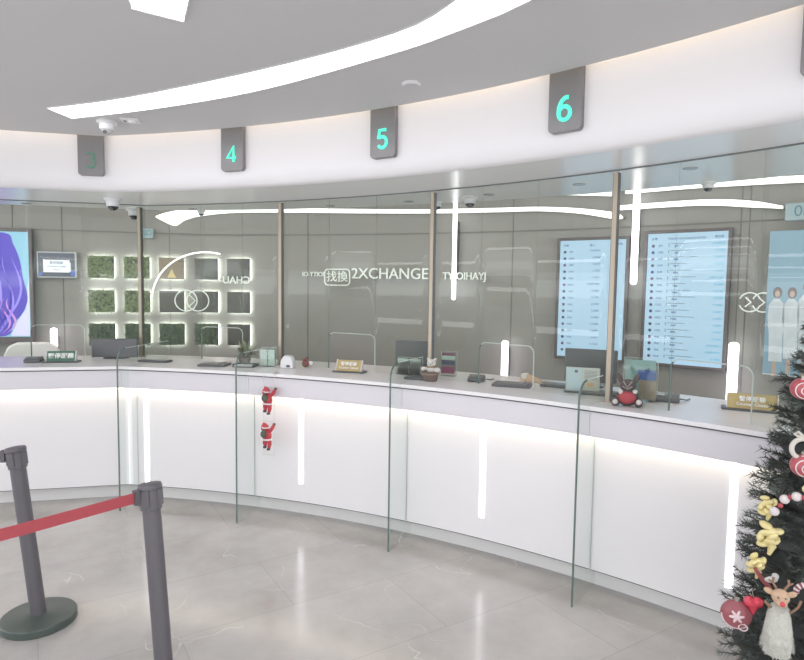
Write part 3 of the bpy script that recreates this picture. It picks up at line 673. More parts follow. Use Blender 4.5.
for cx_, cz_, t0 in ((0.11, 0.05, 0), (-0.11, 0.05, 90), (-0.11, -0.05, 180), (0.11, -0.05, 270)):
    for t in range(0, 91, 30): P.append((cx_ + 0.04 * math.cos(rad(t0 + t)), 0, cz_ + 0.04 * math.sin(rad(t0 + t))))
m.tube(P, 0.007, 8, closed=True); m.build('outline', lit, r_, smooth=True)
m = MB(); m.text('找換', 0.13, fr(0, 0, 0), 0.006); m.build('letters', lit, r_)
m = MB(); m.box((0, 0.06, -0.085), (0.02, 0.1, 0.02)); m.build('stand_off', dgrey, r_)
# reflection of a ring lamp, built as a large thin glowing arc
px, py = -2.22, 6.80; r_ = root('ring_reflection', 'thin pale glowing arc for a ring lamp reflection, curving over the plant panels', 'light', (px, py, 1.55), 0)
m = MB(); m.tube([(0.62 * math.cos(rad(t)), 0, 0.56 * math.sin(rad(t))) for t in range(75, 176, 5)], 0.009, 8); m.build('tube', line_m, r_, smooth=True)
m = MB(); m.cyl((-0.35, 0, 0.46), (-0.35, 0.3, 0.46), 0.004, n=8); m.build('stand_off', dgrey, r_)  # added stand-off that only holds the reflection arc

# exit sign at the left; reflection of one at the right, built as a box
exm = M('pale_exit_sign_and_reflection', (150, 170, 176), 0.4, emit=0.16)
px, py = pol(8.95, 0.0); x, y = wpt(-3.0)
r_ = root('exit_sign', 'small pale blue exit sign beside the leftmost glazing post', 'sign', (x, y, 2.33), LRZ)
m = MB(); m.box((0, 0, 0), (0.17, 0.03, 0.11)); m.build('box', exm, r_, bevel=0.004)
m = MB(); m.text('出口', 0.075, fr(0, -0.0165, 0), 0.001); m.build('letters', M('exit_print', (96, 140, 150), 0.5), r_)
x, y = pol(8.9, 43.0)
r_ = root('exit_sign', 'pale green exit sign reflection, built as a box, at the right edge above the people poster', 'sign', (x, y, 2.37), rad(-43))  # this exit_sign stands in for a reflection
m = MB(); m.box((0.02, 0, 0), (0.30, 0.05, 0.13)); m.build('box', exm, r_, bevel=0.004)
m = MB(); m.text('0SI', 0.12, fr(0.0, -0.027, 0), 0.001); m.build('letters', M('exit_print'), r_) if False else m.build('letters', MATS['exit_print'], r_)
m = MB(); m.box((0.02, 0.075, 0), (0.05, 0.1, 0.03)); m.build('bracket', dgrey, r_)
# light glint fitting
x, y = pol(9.04, 39.0)

# poster of people
pw, ph = 0.95, 1.15
x, y = pol(8.98, 44.5)
r_ = root('poster', 'pale blue poster of people in white clothes at the right edge', 'poster', (x, y, 1.085), rad(-42))
m = MB(); m.box((0, 0, ph / 2), (pw, 0.02, ph)); m.build('print', M('blue_poster', (150, 184, 202), 0.4, dark=(134, 170, 192), scale=1.5), r_)
dress, hairp, skin = MB(), MB(), MB()
for k, (fx, s_) in enumerate([(-0.40, .70), (-0.30, .66), (-0.20, .76), (-0.09, .70), (0.03, .72), (0.15, .74), (0.28, .70)]):
    z0 = 0.11 + 0.03 * (k % 2)
    dr = [(-0.035, 0.0), (0.05, 0.0), (0.045, 0.3), (0.055, 0.5), (0.045, 0.66), (0.012, 0.72), (-0.02, 0.72), (-0.05, 0.65), (-0.055, 0.5), (-0.04, 0.3)]
    dress.prism([(fx + p[0] * 1.1, z0 + p[1] * s_) for p in dr], -0.0115, -0.010)
    hairp.prism([(fx + 0.032 * math.cos(t * math.pi / 8), z0 + 0.79 * s_ + 0.045 * math.sin(t * math.pi / 8)) for t in range(16)], -0.0117, -0.010)
    skin.prism([(fx + 0.017 * math.cos(t * math.pi / 8), z0 + 0.775 * s_ + 0.026 * math.sin(t * math.pi / 8)) for t in range(16)], -0.0125, -0.010)
    skin.box((fx, -0.0105, z0 - 0.06), (0.03, 0.001, 0.12))
dress.build('printed_clothes', M('poster_white', (222, 228, 232), 0.5, dark=(190, 206, 218), scale=12), r_)
hairp.build('printed_hair', M('poster_brown', (124, 116, 118), 0.5), r_); skin.build('printed_skin', M('poster_tan', (196, 176, 164), 0.5), r_)
m = MB(); m.box((0, -0.006, 0.004), (pw, 0.012, 0.008)); m.build('lower_rail', white_p, r_)
m = MB(); m.box((0, 0.03, ph * .5), (pw * .9, 0.04, ph * .9)); m.build('backing', dgrey, r_)

# ================================================================== THINGS ON THE COUNTER
ZT = 1.1005
def plaque(loc, rz, mat, lab, two, w_=0.24):
    r_ = root('counter_plaque', lab, 'sign', loc, rz, 'slanted notice plaques at the counter hatches')
    m = MB(); m.box((0, 0, 0.006), (w_ + 0.06, 0.10, 0.012)); m.build('base', dgrey, r_, bevel=0.005)
    m = MB(); m.prism([(-0.035, 0.0125), (0.035, 0.0125), (0.012, 0.09), (0.0, 0.09)], -w_ / 2, w_ / 2, 'yz'); m.build('plate', mat, r_, bevel=0.002)
    m = MB()
    for s_ in (-1, 1): m.prism([(-0.038, 0.0125), (0.038, 0.0125), (0.015, 0.094), (-0.003, 0.094)], s_ * (w_ / 2 + 0.001), s_ * (w_ / 2 + 0.006), 'yz')
    m.build('end_cap', white_p, r_)
    m = MB(); tilt = 90 - math.degrees(math.atan2(0.035, 0.0775))
    if two:
        m.text('暫停服務', 0.032, fr(0, -0.0245 + 0.006, 0.063, tilt), 0.0012, bold=0.0006); m.text('Counter Closed', 0.023, fr(0, -0.0345 + 0.006, 0.036, tilt), 0.0012, bold=0.0004)
    else: m.text('暫停服務', 0.046, fr(0, -0.0285 + 0.007, 0.052, tilt), 0.0012, bold=0.0012, sx=1.05)
    m.build('lettering', print_w, r_)
plaque((-2.77, 4.86, ZT), LRZ, greenp, 'green slanted plaque with four white characters on the counter at left', False, 0.21)
x, y = pol(6.90, 22.2); plaque((x, y, ZT), rad(-22.2 + 8), gold, 'gold slanted plaque in the middle of the counter', True, 0.19)
x, y = pol(7.11, 43.85); plaque((x, y, ZT), rad(-43.8 + 17), gold, 'gold Counter Closed plaque on the counter at right beside the Christmas tree', True, 0.235)

def reader(loc, rz, lab, s=1.0):
    r_ = root('card_reader', lab, 'card reader', loc, rz, 'dark card readers on the counter')
    m = MB(); m.prism([(-0.05, 0), (0.05, 0), (0.055, 0.018), (0.03, 0.045), (-0.05, 0.028)], -0.055 * s, 0.055 * s, 'yz'); m.build('body', dgrey, r_, bevel=0.006)
    m = MB(); m.box((0, 0.0, 0.0385), (0.07 * s, 0.03, 0.003), rx=rad(12)); m.build('display', M('grey_lcd', (130, 140, 138), 0.2), r_)
    m = MB(); m.tube([(0.05 * s, 0.04, 0.012), (0.09 * s, 0.06, 0.006), (0.10 * s, 0.12, 0.005)], 0.004, 6); m.build('cable', dgrey, r_)
reader((-2.98, 4.83, ZT), LRZ, 'dark card reader on the counter, left of the green plaque', 1.1)
x, y = pol(6.99, 30.3); reader((x, y, ZT), rad(-30 + 12), 'dark card reader right of the teddy pot')
x, y = pol(7.05, 40.4); reader((x, y, ZT), rad(-40 + 15), 'dark card reader below the right exchange rate board', 1.2)

def pad(loc, rz, lab, w_=0.22, d_=0.17, pen=True):
    r_ = root('signing_pad', lab, 'signing pad', loc, rz, 'flat dark signing pads on the counter')
    m = MB(); m.box((0, 0, 0.008), (w_, d_, 0.016)); m.build('body', dgrey, r_, bevel=0.005)
    m = MB(); m.box((0, 0.005, 0.0168), (w_ * .8, d_ * .65, 0.0012)); m.build('surface', M('matt_pad', (116, 118, 120), 0.3), r_)
    if pen:
        m = MB(); m.tube([(w_ * .3, d_ * .45, 0.020), (w_ * .2, -d_ * .3, 0.022)], 0.0045, 8); m.build('pen', M('light_pen', (170, 170, 168), 0.3), r_)
x, y = pol(6.82, 12.7); pad((x, y, ZT), rad(-12 + 8), 'flat dark signing pad left of the small festive foliage')
x, y = pol(6.95, 32.6); pad((x, y, ZT), rad(-32 + 12), 'flat dark signing pad in the middle right of the counter', 0.25)
x, y = pol(7.12, 34.6); pad((x, y, ZT), rad(-34 + 12), 'flat dark pad left of the framed certificate, lying further back', 0.2, 0.15, False)
x, y = pol(6.85, 27.0); pad((x, y, ZT), rad(-27 + 10), 'flat dark pad under the leaflet holder, left of the teddy pot', 0.16, 0.12, False)
x, y = pol(6.78, 6.6); pad((-2.05, 4.96, ZT), rad(-8), 'flat dark pad below the dark monitor, left of centre', 0.26, 0.1, False)
x, y = pol(7.0, 37.3); pad((x, y, ZT), rad(-37 + 12), 'flat dark pad behind the framed certificate', 0.22, 0.14, False)

def monitor(loc, rz, lab, w_=0.36, h=0.24, up=0.03):
    r_ = root('monitor', lab, 'monitor', loc, rz, 'dark staff monitors behind the glass')
    m = MB(); m.box((0, 0, up + h / 2), (w_, 0.03, h)); m.build('screen_back', dgrey, r_, bevel=0.006)
    m = MB(); m.box((0, 0.02, up * .5 + 0.02), (0.05, 0.02, up + 0.06)); m.build('neck', dgrey, r_)
    m = MB(); m.box((0, 0.03, 0.005), (0.18, 0.12, 0.01)); m.build('stand', dgrey, r_, bevel=0.003)
x, y = pol(7.26, 7.6); monitor((-2.47, 5.14, ZT), rad(5), 'dark monitor on the counter, right of the green plaque', 0.38, 0.16, 0.012)
x, y = pol(7.27, 36.0); monitor((x, y, ZT), rad(-36 + 10), 'dark monitor on the counter, behind the framed certificate', 0.34, 0.22)
x, y = pol(7.27, 25.2); monitor((x, y, ZT), rad(-25 + 8), 'dark monitor on the counter, left of the leaflet holders in the middle', 0.30, 0.2)

# acrylic leaflet holders
def holder(loc, rz, lab, w_, h, cards, name='leaflet_holder', leaf='leaflet', depth=0.05):
    r_ = root(name, lab, 'leaflet holder', loc, rz, 'clear leaflet holders on the counter')
    m = MB(); m.box((0, depth / 2, 0.003), (w_, depth, 0.006)); m.box((0, depth - 0.004, h / 2), (w_, 0.004, h)); m.box((0, 0.0, h * .42), (w_, 0.003, h * .82))
    m.build('stand', glass_f, r_)
    m = MB()
    e_ = [(-w_ / 2, h), (w_ / 2, h)]
    m.tube([(-w_ / 2, depth - 0.004, 0.003), (-w_ / 2, depth - 0.004, h), (w_ / 2, depth - 0.004, h), (w_ / 2, depth - 0.004, 0.003)], 0.0018, 6); m.build('rim', edge_l, r_)
    for k, (cx, cz, cw, ch, mt) in enumerate(cards):
        m = MB(); m.box((cx, 0.014 + 0.006 * k, cz), (cw, 0.003, ch)); m.build(leaf, mt, r_)
blue = M('blue_leaflet', (92, 118, 186), 0.5, var=0.2, scale=25); orange = M('orange_leaflet', (206, 174, 130), 0.5, dark=(120, 130, 150), scale=50)
pinkl = M('magenta_leaflet', (168, 92, 128), 0.5, var=0.2, scale=25); pale = M('pale_green_leaflet', (186, 206, 194), 0.5, var=0.1, scale=30); palet = M('teal_leaflet', (150, 180, 178), 0.5, var=0.1, scale=20)
x, y = pol(6.93, 39.35); holder((x, y, ZT), rad(-39 + 8), 'clear leaflet holder of blue and orange leaflets, right of the red festive toy', 0.19, 0.25, [(0.04, 0.155, 0.10, 0.06, blue), (0.045, 0.07, 0.095, 0.12, orange), (0.0, 0.13, 0.17, 0.22, palet)])
x, y = pol(6.98, 25.9); holder((x, y, ZT), rad(-26 + 6), 'clear holder of pale leaflets, left of the teddy pot', 0.19, 0.125, [(-0.045, 0.062, 0.085, 0.115, pale), (0.048, 0.062, 0.085, 0.115, paper)])
x, y = pol(7.07, 28.15); holder((x, y, ZT), rad(-28 + 8), 'leaflet rack of dark and magenta leaflets behind the teddy pot', 0.12, 0.18, [(0.0, 0.045, 0.10, 0.05, pinkl), (0.0, 0.10, 0.10, 0.03, M('navy_leaflet', (96, 98, 128), 0.5)), (0.0, 0.135, 0.10, 0.03, pale), (0.0, 0.155, 0.1, 0.03, M('plum_leaflet', (128, 92, 112), 0.5))])
x, y = pol(6.90, 16.15); holder((x, y, ZT), rad(-17 + 4), 'clear holder with pale sheets above the climbing toy Santas', 0.13, 0.15, [(-0.03, 0.07, 0.06, 0.13, paper), (0.033, 0.07, 0.06, 0.13, pale)])
# framed certificate
x, y = pol(6.98, 36.4); r_ = root('certificate_stand', 'pale framed certificate standing on the counter by the right glass fin', 'certificate', (x, y, ZT), rad(-36 + 16))
m = MB(); m.box((0, 0.01, 0.005), (0.22, 0.09, 0.01)); m.build('base', dgrey, r_, bevel=0.003)
m = MB(); m.box((0, 0, 0.085), (0.205, 0.008, 0.15)); m.build('frame', edge_l, r_)
m = MB(); m.box((-0.05, -0.005, 0.085), (0.09, 0.002, 0.135)); m.build('left_page', M('pale_blue_page', (190, 208, 216), 0.5), r_)
m = MB(); m.box((0.048, -0.005, 0.085), (0.095, 0.002, 0.135)); pg = m.build('right_page', M('cream_page', (206, 204, 192), 0.5), r_)
m = MB()
for k in range(7): m.box((0.048, -0.0065, 0.142 - k * 0.009), (0.075, 0.001, 0.003))
m.build('printed_lines', ink3, pg)
m = MB(); m.prism([(0.048 + 0.022 * math.cos(t * math.pi / 8), 0.055 + 0.014 * math.sin(t * math.pi / 8)) for t in range(16)], -0.0075, -0.006); m.build('orange_seal', M('orange_print', (226, 176, 128), 0.5), pg)
m = MB(); m.box((-0.04, -0.0065, 0.135), (0.018, 0.001, 0.016)); m.build('crest', dgrey, r_)
# little name card
x, y = pol(7.02, 39.95); r_ = root('desk_label', 'small white label with a blue shield, left of the right card reader', 'label', (x, y, ZT), rad(-40 + 10))
m = MB(); m.prism([(-0.012, 0), (0.02, 0), (0.005, 0.045)], -0.045, 0.045, 'yz'); m.build('card', white_p, r_)
m = MB(); m.prism([(-0.03, 0.03), (-0.012, 0.03), (-0.012, 0.018), (-0.021, 0.009), (-0.03, 0.018)], -0.0135, -0.0065); m.build('shield', blue, r_)
m = MB(); m.text('1234', 0.017, fr(0.014, -0.0078, 0.02, 72), 0.0006) if False else m.box((0.014, -0.0075, 0.02), (0.03, 0.002, 0.008)); m.build('print', blue, r_)

# teddy in a brown pot
x, y = pol(6.82, 28.0); r_ = root('teddy_pot', 'white toy bear sitting in a brown tub on the counter', 'soft toy', (x, y, ZT), rad(-28 + 12))
m = MB(); m.lathe([(0.048, 0), (0.052, 0.02), (0.058, 0.055), (0.062, 0.058), (0.058, 0.066), (0.05, 0.066)], n=28); m.build('tub', M('brown_tub', (112, 98, 92), 0.6, bump=0.3, scale=40), r_, smooth=True)
m = MB(); m.lathe([(0.0595, 0.046), (0.0615, 0.047), (0.0625, 0.054), (0.0615, 0.055)], n=28); m.build('band', M('tan_band', (150, 132, 112), 0.6), r_)
m = MB(); m.sph((0.005, 0, 0.085), 0.034, (1, .9, .95)); m.sph((0.008, -0.004, 0.125), 0.032, (1, .95, .9)); m.sph((0.033, 0, 0.15), 0.011); m.sph((-0.016, 0, 0.152), 0.011); m.sph((0.008, -0.03, 0.118), 0.014)
m.sph((-0.045, -0.012, 0.083), 0.017, (1.3, 1, .9)); m.sph((0.052, -0.012, 0.078), 0.018, (1.2, 1, 1)); o = m.build('bear', M('cream_plush', (208, 206, 200), 0.9, bump=0.6, scale=60), r_, smooth=True)
rm = o.modifiers.new('fuse', 'REMESH'); rm.mode = 'VOXEL'; rm.voxel_size = 0.003; rm.use_smooth_shade = True
m = MB(); m.sph((-0.004, -0.033, 0.13), 0.004, n=8); m.sph((0.02, -0.033, 0.13), 0.004, n=8); m.sph((0.008, -0.044, 0.121), 0.005, n=8); m.build('eyes_and_nose', dgrey, r_)
m = MB(); m.tube([(0.005 + 0.03 * math.cos(t * math.pi / 8), 0.028 * math.sin(t * math.pi / 8), 0.099) for t in range(16)], 0.006, 8, closed=True); m.build('scarf', M('tan_scarf', (160, 138, 116), 0.8), r_)

# festive plush (black and red)
x, y = pol(6.74, 39.35); r_ = root('festive_plush', 'red bellied dark festive soft toy beside the leaflet holder at right', 'soft toy', (x, y, ZT), rad(-38 + 14)); r_.scale = (1.15, 1.15, 1.15)
red_t = M('toy_red', (172, 78, 84), 0.8, var=0.1, scale=40); dark_t = M('toy_dark', (98, 88, 88), 0.8, var=0.1, scale=40, bump=0.4)
m = MB(); m.sph((0, 0, 0.045), 0.045, (1.15, .8, 1)); m.sph((0, 0, 0.10), 0.035, (1.1, .9, .9)); m.sph((-0.052, -0.02, 0.022), 0.022, (1, 1.1, 1)); m.sph((0.052, -0.02, 0.022), 0.022, (1, 1.1, 1))
m.sph((-0.038, 0, 0.135), 0.018, (.7, .7, 1.4), ry=rad(-25)); m.sph((0.038, 0, 0.135), 0.018, (.7, .7, 1.4), ry=rad(25)); o = m.build('body', dark_t, r_, smooth=True)
rm = o.modifiers.new('fuse', 'REMESH'); rm.mode = 'VOXEL'; rm.voxel_size = 0.003; rm.use_smooth_shade = True
m = MB(); m.sph((0, -0.028, 0.045), 0.034, (1.2, .6, .9)); m.build('belly', red_t, r_, smooth=True)
for c_, q_ in (((-0.052, -0.048, 0.024), .013), ((0.055, -0.048, 0.03), .013), ((-0.03, -0.03, 0.072), .012), ((0.035, -0.03, 0.076), .012)):
    m = MB(); m.sph(c_, q_, n=12); m.build('paw', M('toy_white', (206, 200, 196), 0.9), r_, smooth=True)
m = MB(); m.tube([(-0.02, -0.03, 0.125), (0, -0.038, 0.095), (0.02, -0.03, 0.125)], 0.004, 8); m.tube([(-0.022, -0.038, 0.10), (0.0, -0.04, 0.088), (0.022, -0.036, 0.1)], 0.003, 8); m.build('muzzle_trim', M('toy_grey', (150, 144, 142), 0.9), r_)

# white goody bag, trinket, foliage
x, y = pol(6.90, 17.75); r_ = root('white_bag', 'small white bag with a dark opening on the counter above the toy Santas', 'bag', (x, y, ZT), rad(-18 + 4))
m = MB(); m.prism([(-0.055, 0), (0.055, 0), (0.05, 0.06), (0.035, 0.095), (-0.02, 0.10), (-0.052, 0.06)], -0.03, 0.03); m.build('body', white_p, r_, bevel=0.008)
m = MB(); m.sph((0.015, -0.031, 0.018), 0.018, (1, .2, .6), n=12); m.build('opening', dgrey, r_)
x, y = pol(6.99, 18.65); r_ = root('festive_trinket', 'small red and brown festive ornament right of the white bag', 'ornament', (x, y, ZT), 0)
m = MB(); m.sph((0, 0, 0.03), 0.03, (1, .8, 1)); m.sph((0.01, 0, 0.065), 0.018); m.build('body', M('dull_brown', (138, 110, 96), 0.8, dark=(100, 90, 84), scale=50), r_, smooth=True)
m = MB(); m.sph((-0.01, -0.02, 0.06), 0.012, n=10); m.sph((0.02, -0.02, 0.03), 0.012, n=10); m.build('berries', red_t, r_)
m = MB(); m.sph((0.038, 0, 0.035), 0.02, (1.2, .6, .8), n=12); m.build('white_trim', white_p, r_)
x, y = pol(7.05, 13.9); r_ = root('festive_foliage', 'small arrangement of pale glittery leaves behind the second glass fin', 'ornament', (x, y, ZT), 0); r_.scale = (1.4, 1.4, 1.4)
m = MB(); m.lathe([(0.03, 0), (0.036, 0.03), (0.03, 0.034)], n=18); m.build('pot', M('dull_pot', (120, 116, 108), 0.7), r_)
m = MB()
for k in range(46):
    a = random.random() * 6.28; el = 0.2 + random.random() * 1.2; d = Vector((math.cos(a) * math.cos(el), math.sin(a) * math.cos(el), math.sin(el))); L_ = 0.07 + 0.06 * random.random()
    p0 = Vector((0, 0, 0.033)); p1 = p0 + d * L_; sd = d.cross(Vector((0, 0, 1))).normalized() * 0.009; pm = p0 + d * L_ * .6
    vs = [m.b.verts.new(p0), m.b.verts.new(pm - sd), m.b.verts.new(p1), m.b.verts.new(pm + sd)]; m.b.faces.new(vs)
m.build('leaves', M('glitter_leaves', (160, 168, 144), 0.4, dark=(104, 116, 98), scale=30), r_, fixn=False)
x, y = pol(6.84, 14.9); r_ = root('document_tray', 'dark low document tray right of the pale leaf arrangement', 'tray', (x, y, ZT), rad(-15 + 6))
m = MB(); m.box((0, 0, 0.004), (0.17, 0.12, 0.008)); m.box((0, 0.058, 0.014), (0.17, 0.004, 0.02)); m.box((-0.083, 0, 0.014), (0.004, 0.112, 0.02)); m.box((0.083, 0, 0.014), (0.004, 0.112, 0.02)); m.build('tray', dgrey, r_)
m = MB(); m.box((0, 0, 0.011), (0.15, 0.10, 0.005)); m.build('sheets', paper, r_)
x, y = pol(7.2, 32.9); r_ = root('tape_dispenser', 'tan wedge shaped dispenser lying far back on the counter', 'dispenser', (x, y, ZT), rad(-33 - 10))
m = MB(); m.prism([(-0.08, 0), (0.09, 0), (0.07, 0.02), (-0.05, 0.055), (-0.075, 0.05)], -0.02, 0.02); m.build('body', M('tan_plastic', (206, 180, 150), 0.5), r_, bevel=0.004)
m = MB(); m.cyl((-0.045, -0.022, 0.035), (-0.045, 0.022, 0.035), 0.02); m.build('roll', paper, r_)
# white chair back behind the left counter, and staff chairs
def chair(loc, rz, lab, mat, w_=0.5):
    r_ = root('office_chair', lab, 'chair', loc, rz)
    m = MB(); P = [(-w_ / 2, 0), (w_ / 2, 0), (w_ / 2, 0.3), (w_ / 2 - 0.04, 0.40), (w_ / 2 - 0.12, 0.44), (-w_ / 2 + 0.12, 0.44), (-w_ / 2 + 0.04, 0.40), (-w_ / 2, 0.3)]
    m.prism([(p[0], 0.72 + p[1]) for p in P], -0.04, 0.03); m.build('backrest', mat, r_, bevel=0.02)
    m = MB(); m.box((0, 0.25, 0.48), (0.5, 0.48, 0.08)); m.build('seat', mat, r_, bevel=0.02)
    m = MB(); m.cyl((0, 0.25, 0.08), (0, 0.25, 0.44), 0.025); m.build('column', dgrey, r_); m = MB(); m.box((0, 0.0, 0.62), (0.06, 0.02, 0.36)); m.build('spine', dgrey, r_)
    for k in range(5):
        t = rad(72 * k); m = MB(); m.tube([(0, 0.25, 0.09), (0.28 * math.cos(t), 0.25 + 0.28 * math.sin(t), 0.05)], [0.02, 0.013]); m.sph((0.28 * math.cos(t), 0.25 + 0.28 * math.sin(t), 0.026), 0.025, n=10); m.build('foot', dgrey, r_)
chair((-3.62, 5.86, 0), LRZ + 0.1, 'white low backed office chair behind the counter at the far left', M('white_leather', (244, 244, 242), 0.5))

# ================================================================== CLIMBING SANTAS
x, y = pol(RA - 0.03, 17.95); base = (x, y, 0.0)
r_ = root('rope_ladder', 'thin white rope ladder hanging down the front of the white counter', 'rope ladder', (x, y, 0.475), rad(-18))
cord = M('white_cord', (214, 212, 210), 0.8)
m = MB(); m.tube([(-0.047, 0, 0), (-0.047, 0, 0.6245), (-0.047, 0.03, 0.6275)], 0.002, 6); m.tube([(0.047, 0, 0), (0.047, 0, 0.6245), (0.047, 0.03, 0.6275)], 0.002, 6); m.build('side_cord', cord, r_)
for k in range(5):
    m = MB(); m.cyl((-0.052, -0.003, 0.02 + k * 0.125), (0.052, -0.003, 0.02 + k * 0.125), 0.003, n=8); m.build('rung', cord, r_)
def santa(z, lab, lean, flip=1):
    x, y = pol(RA - 0.055, 17.95); r_ = root('santa_toy', lab, 'toy', (x, y, z), rad(-18), 'toy Santas climbing a rope ladder'); r_.rotation_euler = (0, lean, rad(-18))
    f_ = flip
    m = MB(); m.sph((0, 0, 0.085), 0.030, (1.05, .8, 1.3)); r_.scale = (1.15, 1.15, 1.15); m.tube([(0.015, 0, 0.11), (0.035 * f_, -0.0, 0.13), (0.045 * f_, 0.012, 0.155)], [0.014, 0.012, 0.01]); m.tube([(-0.015, 0, 0.11), (-0.03 * f_, 0.0, 0.128), (-0.036 * f_, 0.012, 0.15)], [0.014, 0.012, 0.009])
    m.tube([(-0.012, 0, 0.06), (-0.018, 0.002, 0.035), (-0.012, -0.002, 0.018)], [0.017, 0.014, 0.011]); m.tube([(0.012, 0, 0.06), (0.016, 0.002, 0.03), (0.014, -0.002, 0.008)], [0.017, 0.014, 0.011]); m.sph((-0.004, -0.002, 0.135), 0.018)
    o = m.build('red_suit', M('santa_red', (186, 72, 80), 0.8, var=0.1, scale=60), r_, smooth=True)
    rm = o.modifiers.new('fuse', 'REMESH'); rm.mode = 'VOXEL'; rm.voxel_size = 0.0025; rm.use_smooth_shade = True
    m = MB(); m.tube([(-0.005, -0.003, 0.138), (-0.012, -0.006, 0.158), (-0.024, -0.006, 0.168)], [0.021, 0.014, 0.005], 12); m.build('hat', MATS['santa_red'], r_, smooth=True)
    m = MB(); m.sph((-0.027, -0.006, 0.171), 0.007, n=10); m.tube([(-0.005 + 0.0205 * math.cos(t * math.pi / 8), -0.003 + 0.02 * math.sin(t * math.pi / 8), 0.138) for t in range(16)], 0.004, 6, closed=True); m.build('hat_trim', white_p, r_, smooth=True)
    m = MB(); m.tube([(0.031 * math.cos(t * math.pi / 8), 0.024 * math.sin(t * math.pi / 8), 0.062) for t in range(16)], 0.0055, 6, closed=True); m.build('white_belt', white_p, r_, smooth=True)
    m = MB(); m.sph((-0.008, -0.028, 0.1), 0.021, (1, .8, 1.1)); m.sph((-0.006, -0.028, 0.124), 0.009, n=10); m.build('sack', M('dark_green_sack', (92, 98, 84), 0.8), r_, smooth=True)
    m = MB(); m.sph((-0.014, -0.006, 0.012), 0.012, (1, 1.3, .8), n=12); m.build('boot', M('toy_boot', (92, 80, 82), 0.6), r_, smooth=True)
    m = MB(); m.sph((0.012, -0.006, 0.0), 0.012, (1, 1.3, .8), n=12); m.build('boot', MATS['toy_boot'], r_, smooth=True)
    m = MB(); m.sph((0.046 * f_, 0.012, 0.159), 0.010, n=10); m.build('mitten', MATS['toy_boot'] if f_ > 0 else white_p, r_, smooth=True); m = MB(); m.sph((-0.037 * f_, 0.012, 0.154), 0.009, n=10); m.build('mitten', white_p, r_, smooth=True)
santa(0.812, 'upper toy Santa in red climbing the rope ladder', 0.05)
santa(0.545, 'lower toy Santa in red climbing the rope ladder', -0.02, 1)

# ================================================================== QUEUE POSTS
def stanchion(bx, by, tx, ty, rz, lab, belt_to=None, end=None):
    r_ = root('queue_post', lab, 'queue post', (bx, by, 0), 0, 'charcoal queue barrier posts')
    top = Vector((tx - bx, ty - by, 0.91)); d = top.normalized()
    m = MB(); m.lathe([(0.172, 0), (0.176, 0.004), (0.176, 0.034), (0.170, 0.041), (0.05, 0.044), (0.045, 0.046)], n=56); m.build('base', blackm, r_, smooth=True)
    m = MB(); p1 = d * 0.808; m.tube([(0, 0, 0.03), p1], 0.037, 28); m.build('pole', blackp, r_, smooth=True)
    m = MB(); mt = Matrix.Translation(p1) @ d.to_track_quat('Z', 'Y').to_matrix().to_4x4() @ Matrix.Rotation(rz, 4, 'Z')
    m.tube([(0, 0, 0.0), (0, 0, 0.085)], 0.0435, 28); m.box((0.042, 0, 0.05), (0.012, 0.035, 0.07)); m.box((-0.042, 0, 0.05), (0.012, 0.035, 0.07)); m.box((0, 0.042, 0.05), (0.035, 0.012, 0.07)); m.box((0, -0.042, 0.05), (0.035, 0.012, 0.07))
    bmesh.ops.transform(m.b, matrix=mt, verts=m.b.verts); m.build('head', blackp, r_, bevel=0.002)
    m = MB(); m.lathe([(0.048, 0.0855), (0.050, 0.092), (0.046, 0.106), (0.03, 0.109)], n=28); bmesh.ops.transform(m.b, matrix=mt, verts=m.b.verts); m.build('cap', blackp, r_, smooth=True)
    if belt_to is not None:
        s_ = Vector((tx, ty, 0)) - Vector((bx, by, 0)); a = p1 + d * 0.062; e_ = Vector(belt_to) - Vector((bx, by, 0)); dr = (e_ - a); dr.z = 0; dr.normalize()
        a = a + dr * 0.057; e_ = e_ - dr * 0.057; n = Vector((-dr.y, dr.x, 0)) * 0.001; m = MB()
        rows = []
        for nz, nn in ((-0.0225, -1), (0.0225, -1), (0.0225, 1), (-0.0225, 1)):
            rows.append([a.lerp(e_, k / 12) + Vector((0, 0, nz - 0.012 * math.sin(math.pi * k / 12))) + n * nn for k in range(13)])
        m.loft(rows, close=True); m.build('belt', red_belt, r_)
        m = MB(); m.box(a + dr * 0.004, (0.02, 0.03, 0.06), rz=math.atan2(dr.y, dr.x)); m.build('belt_clip', blackp, r_)
    return r_
b1 = (-3.25, 2.86); b2 = (-1.95, 1.38)
stanchion(-1.855, 2.985, -1.963, 3.005, 0.1, 'charcoal queue post with a round base at the left edge', (b1[0], b1[1], 0.875))
stanchion(-0.972, 2.41, -1.057, 2.48, 0.6, 'charcoal queue post nearer the viewer, holding the long red belt', (b2[0], b2[1], 0.885))
stanchion(b1[0], b1[1], b1[0], b1[1], 0, 'charcoal queue post beyond the left edge of the view')
stanchion(b2[0], b2[1], b2[0], b2[1], 0.6, 'charcoal queue post nearest the viewer, beyond the left edge')

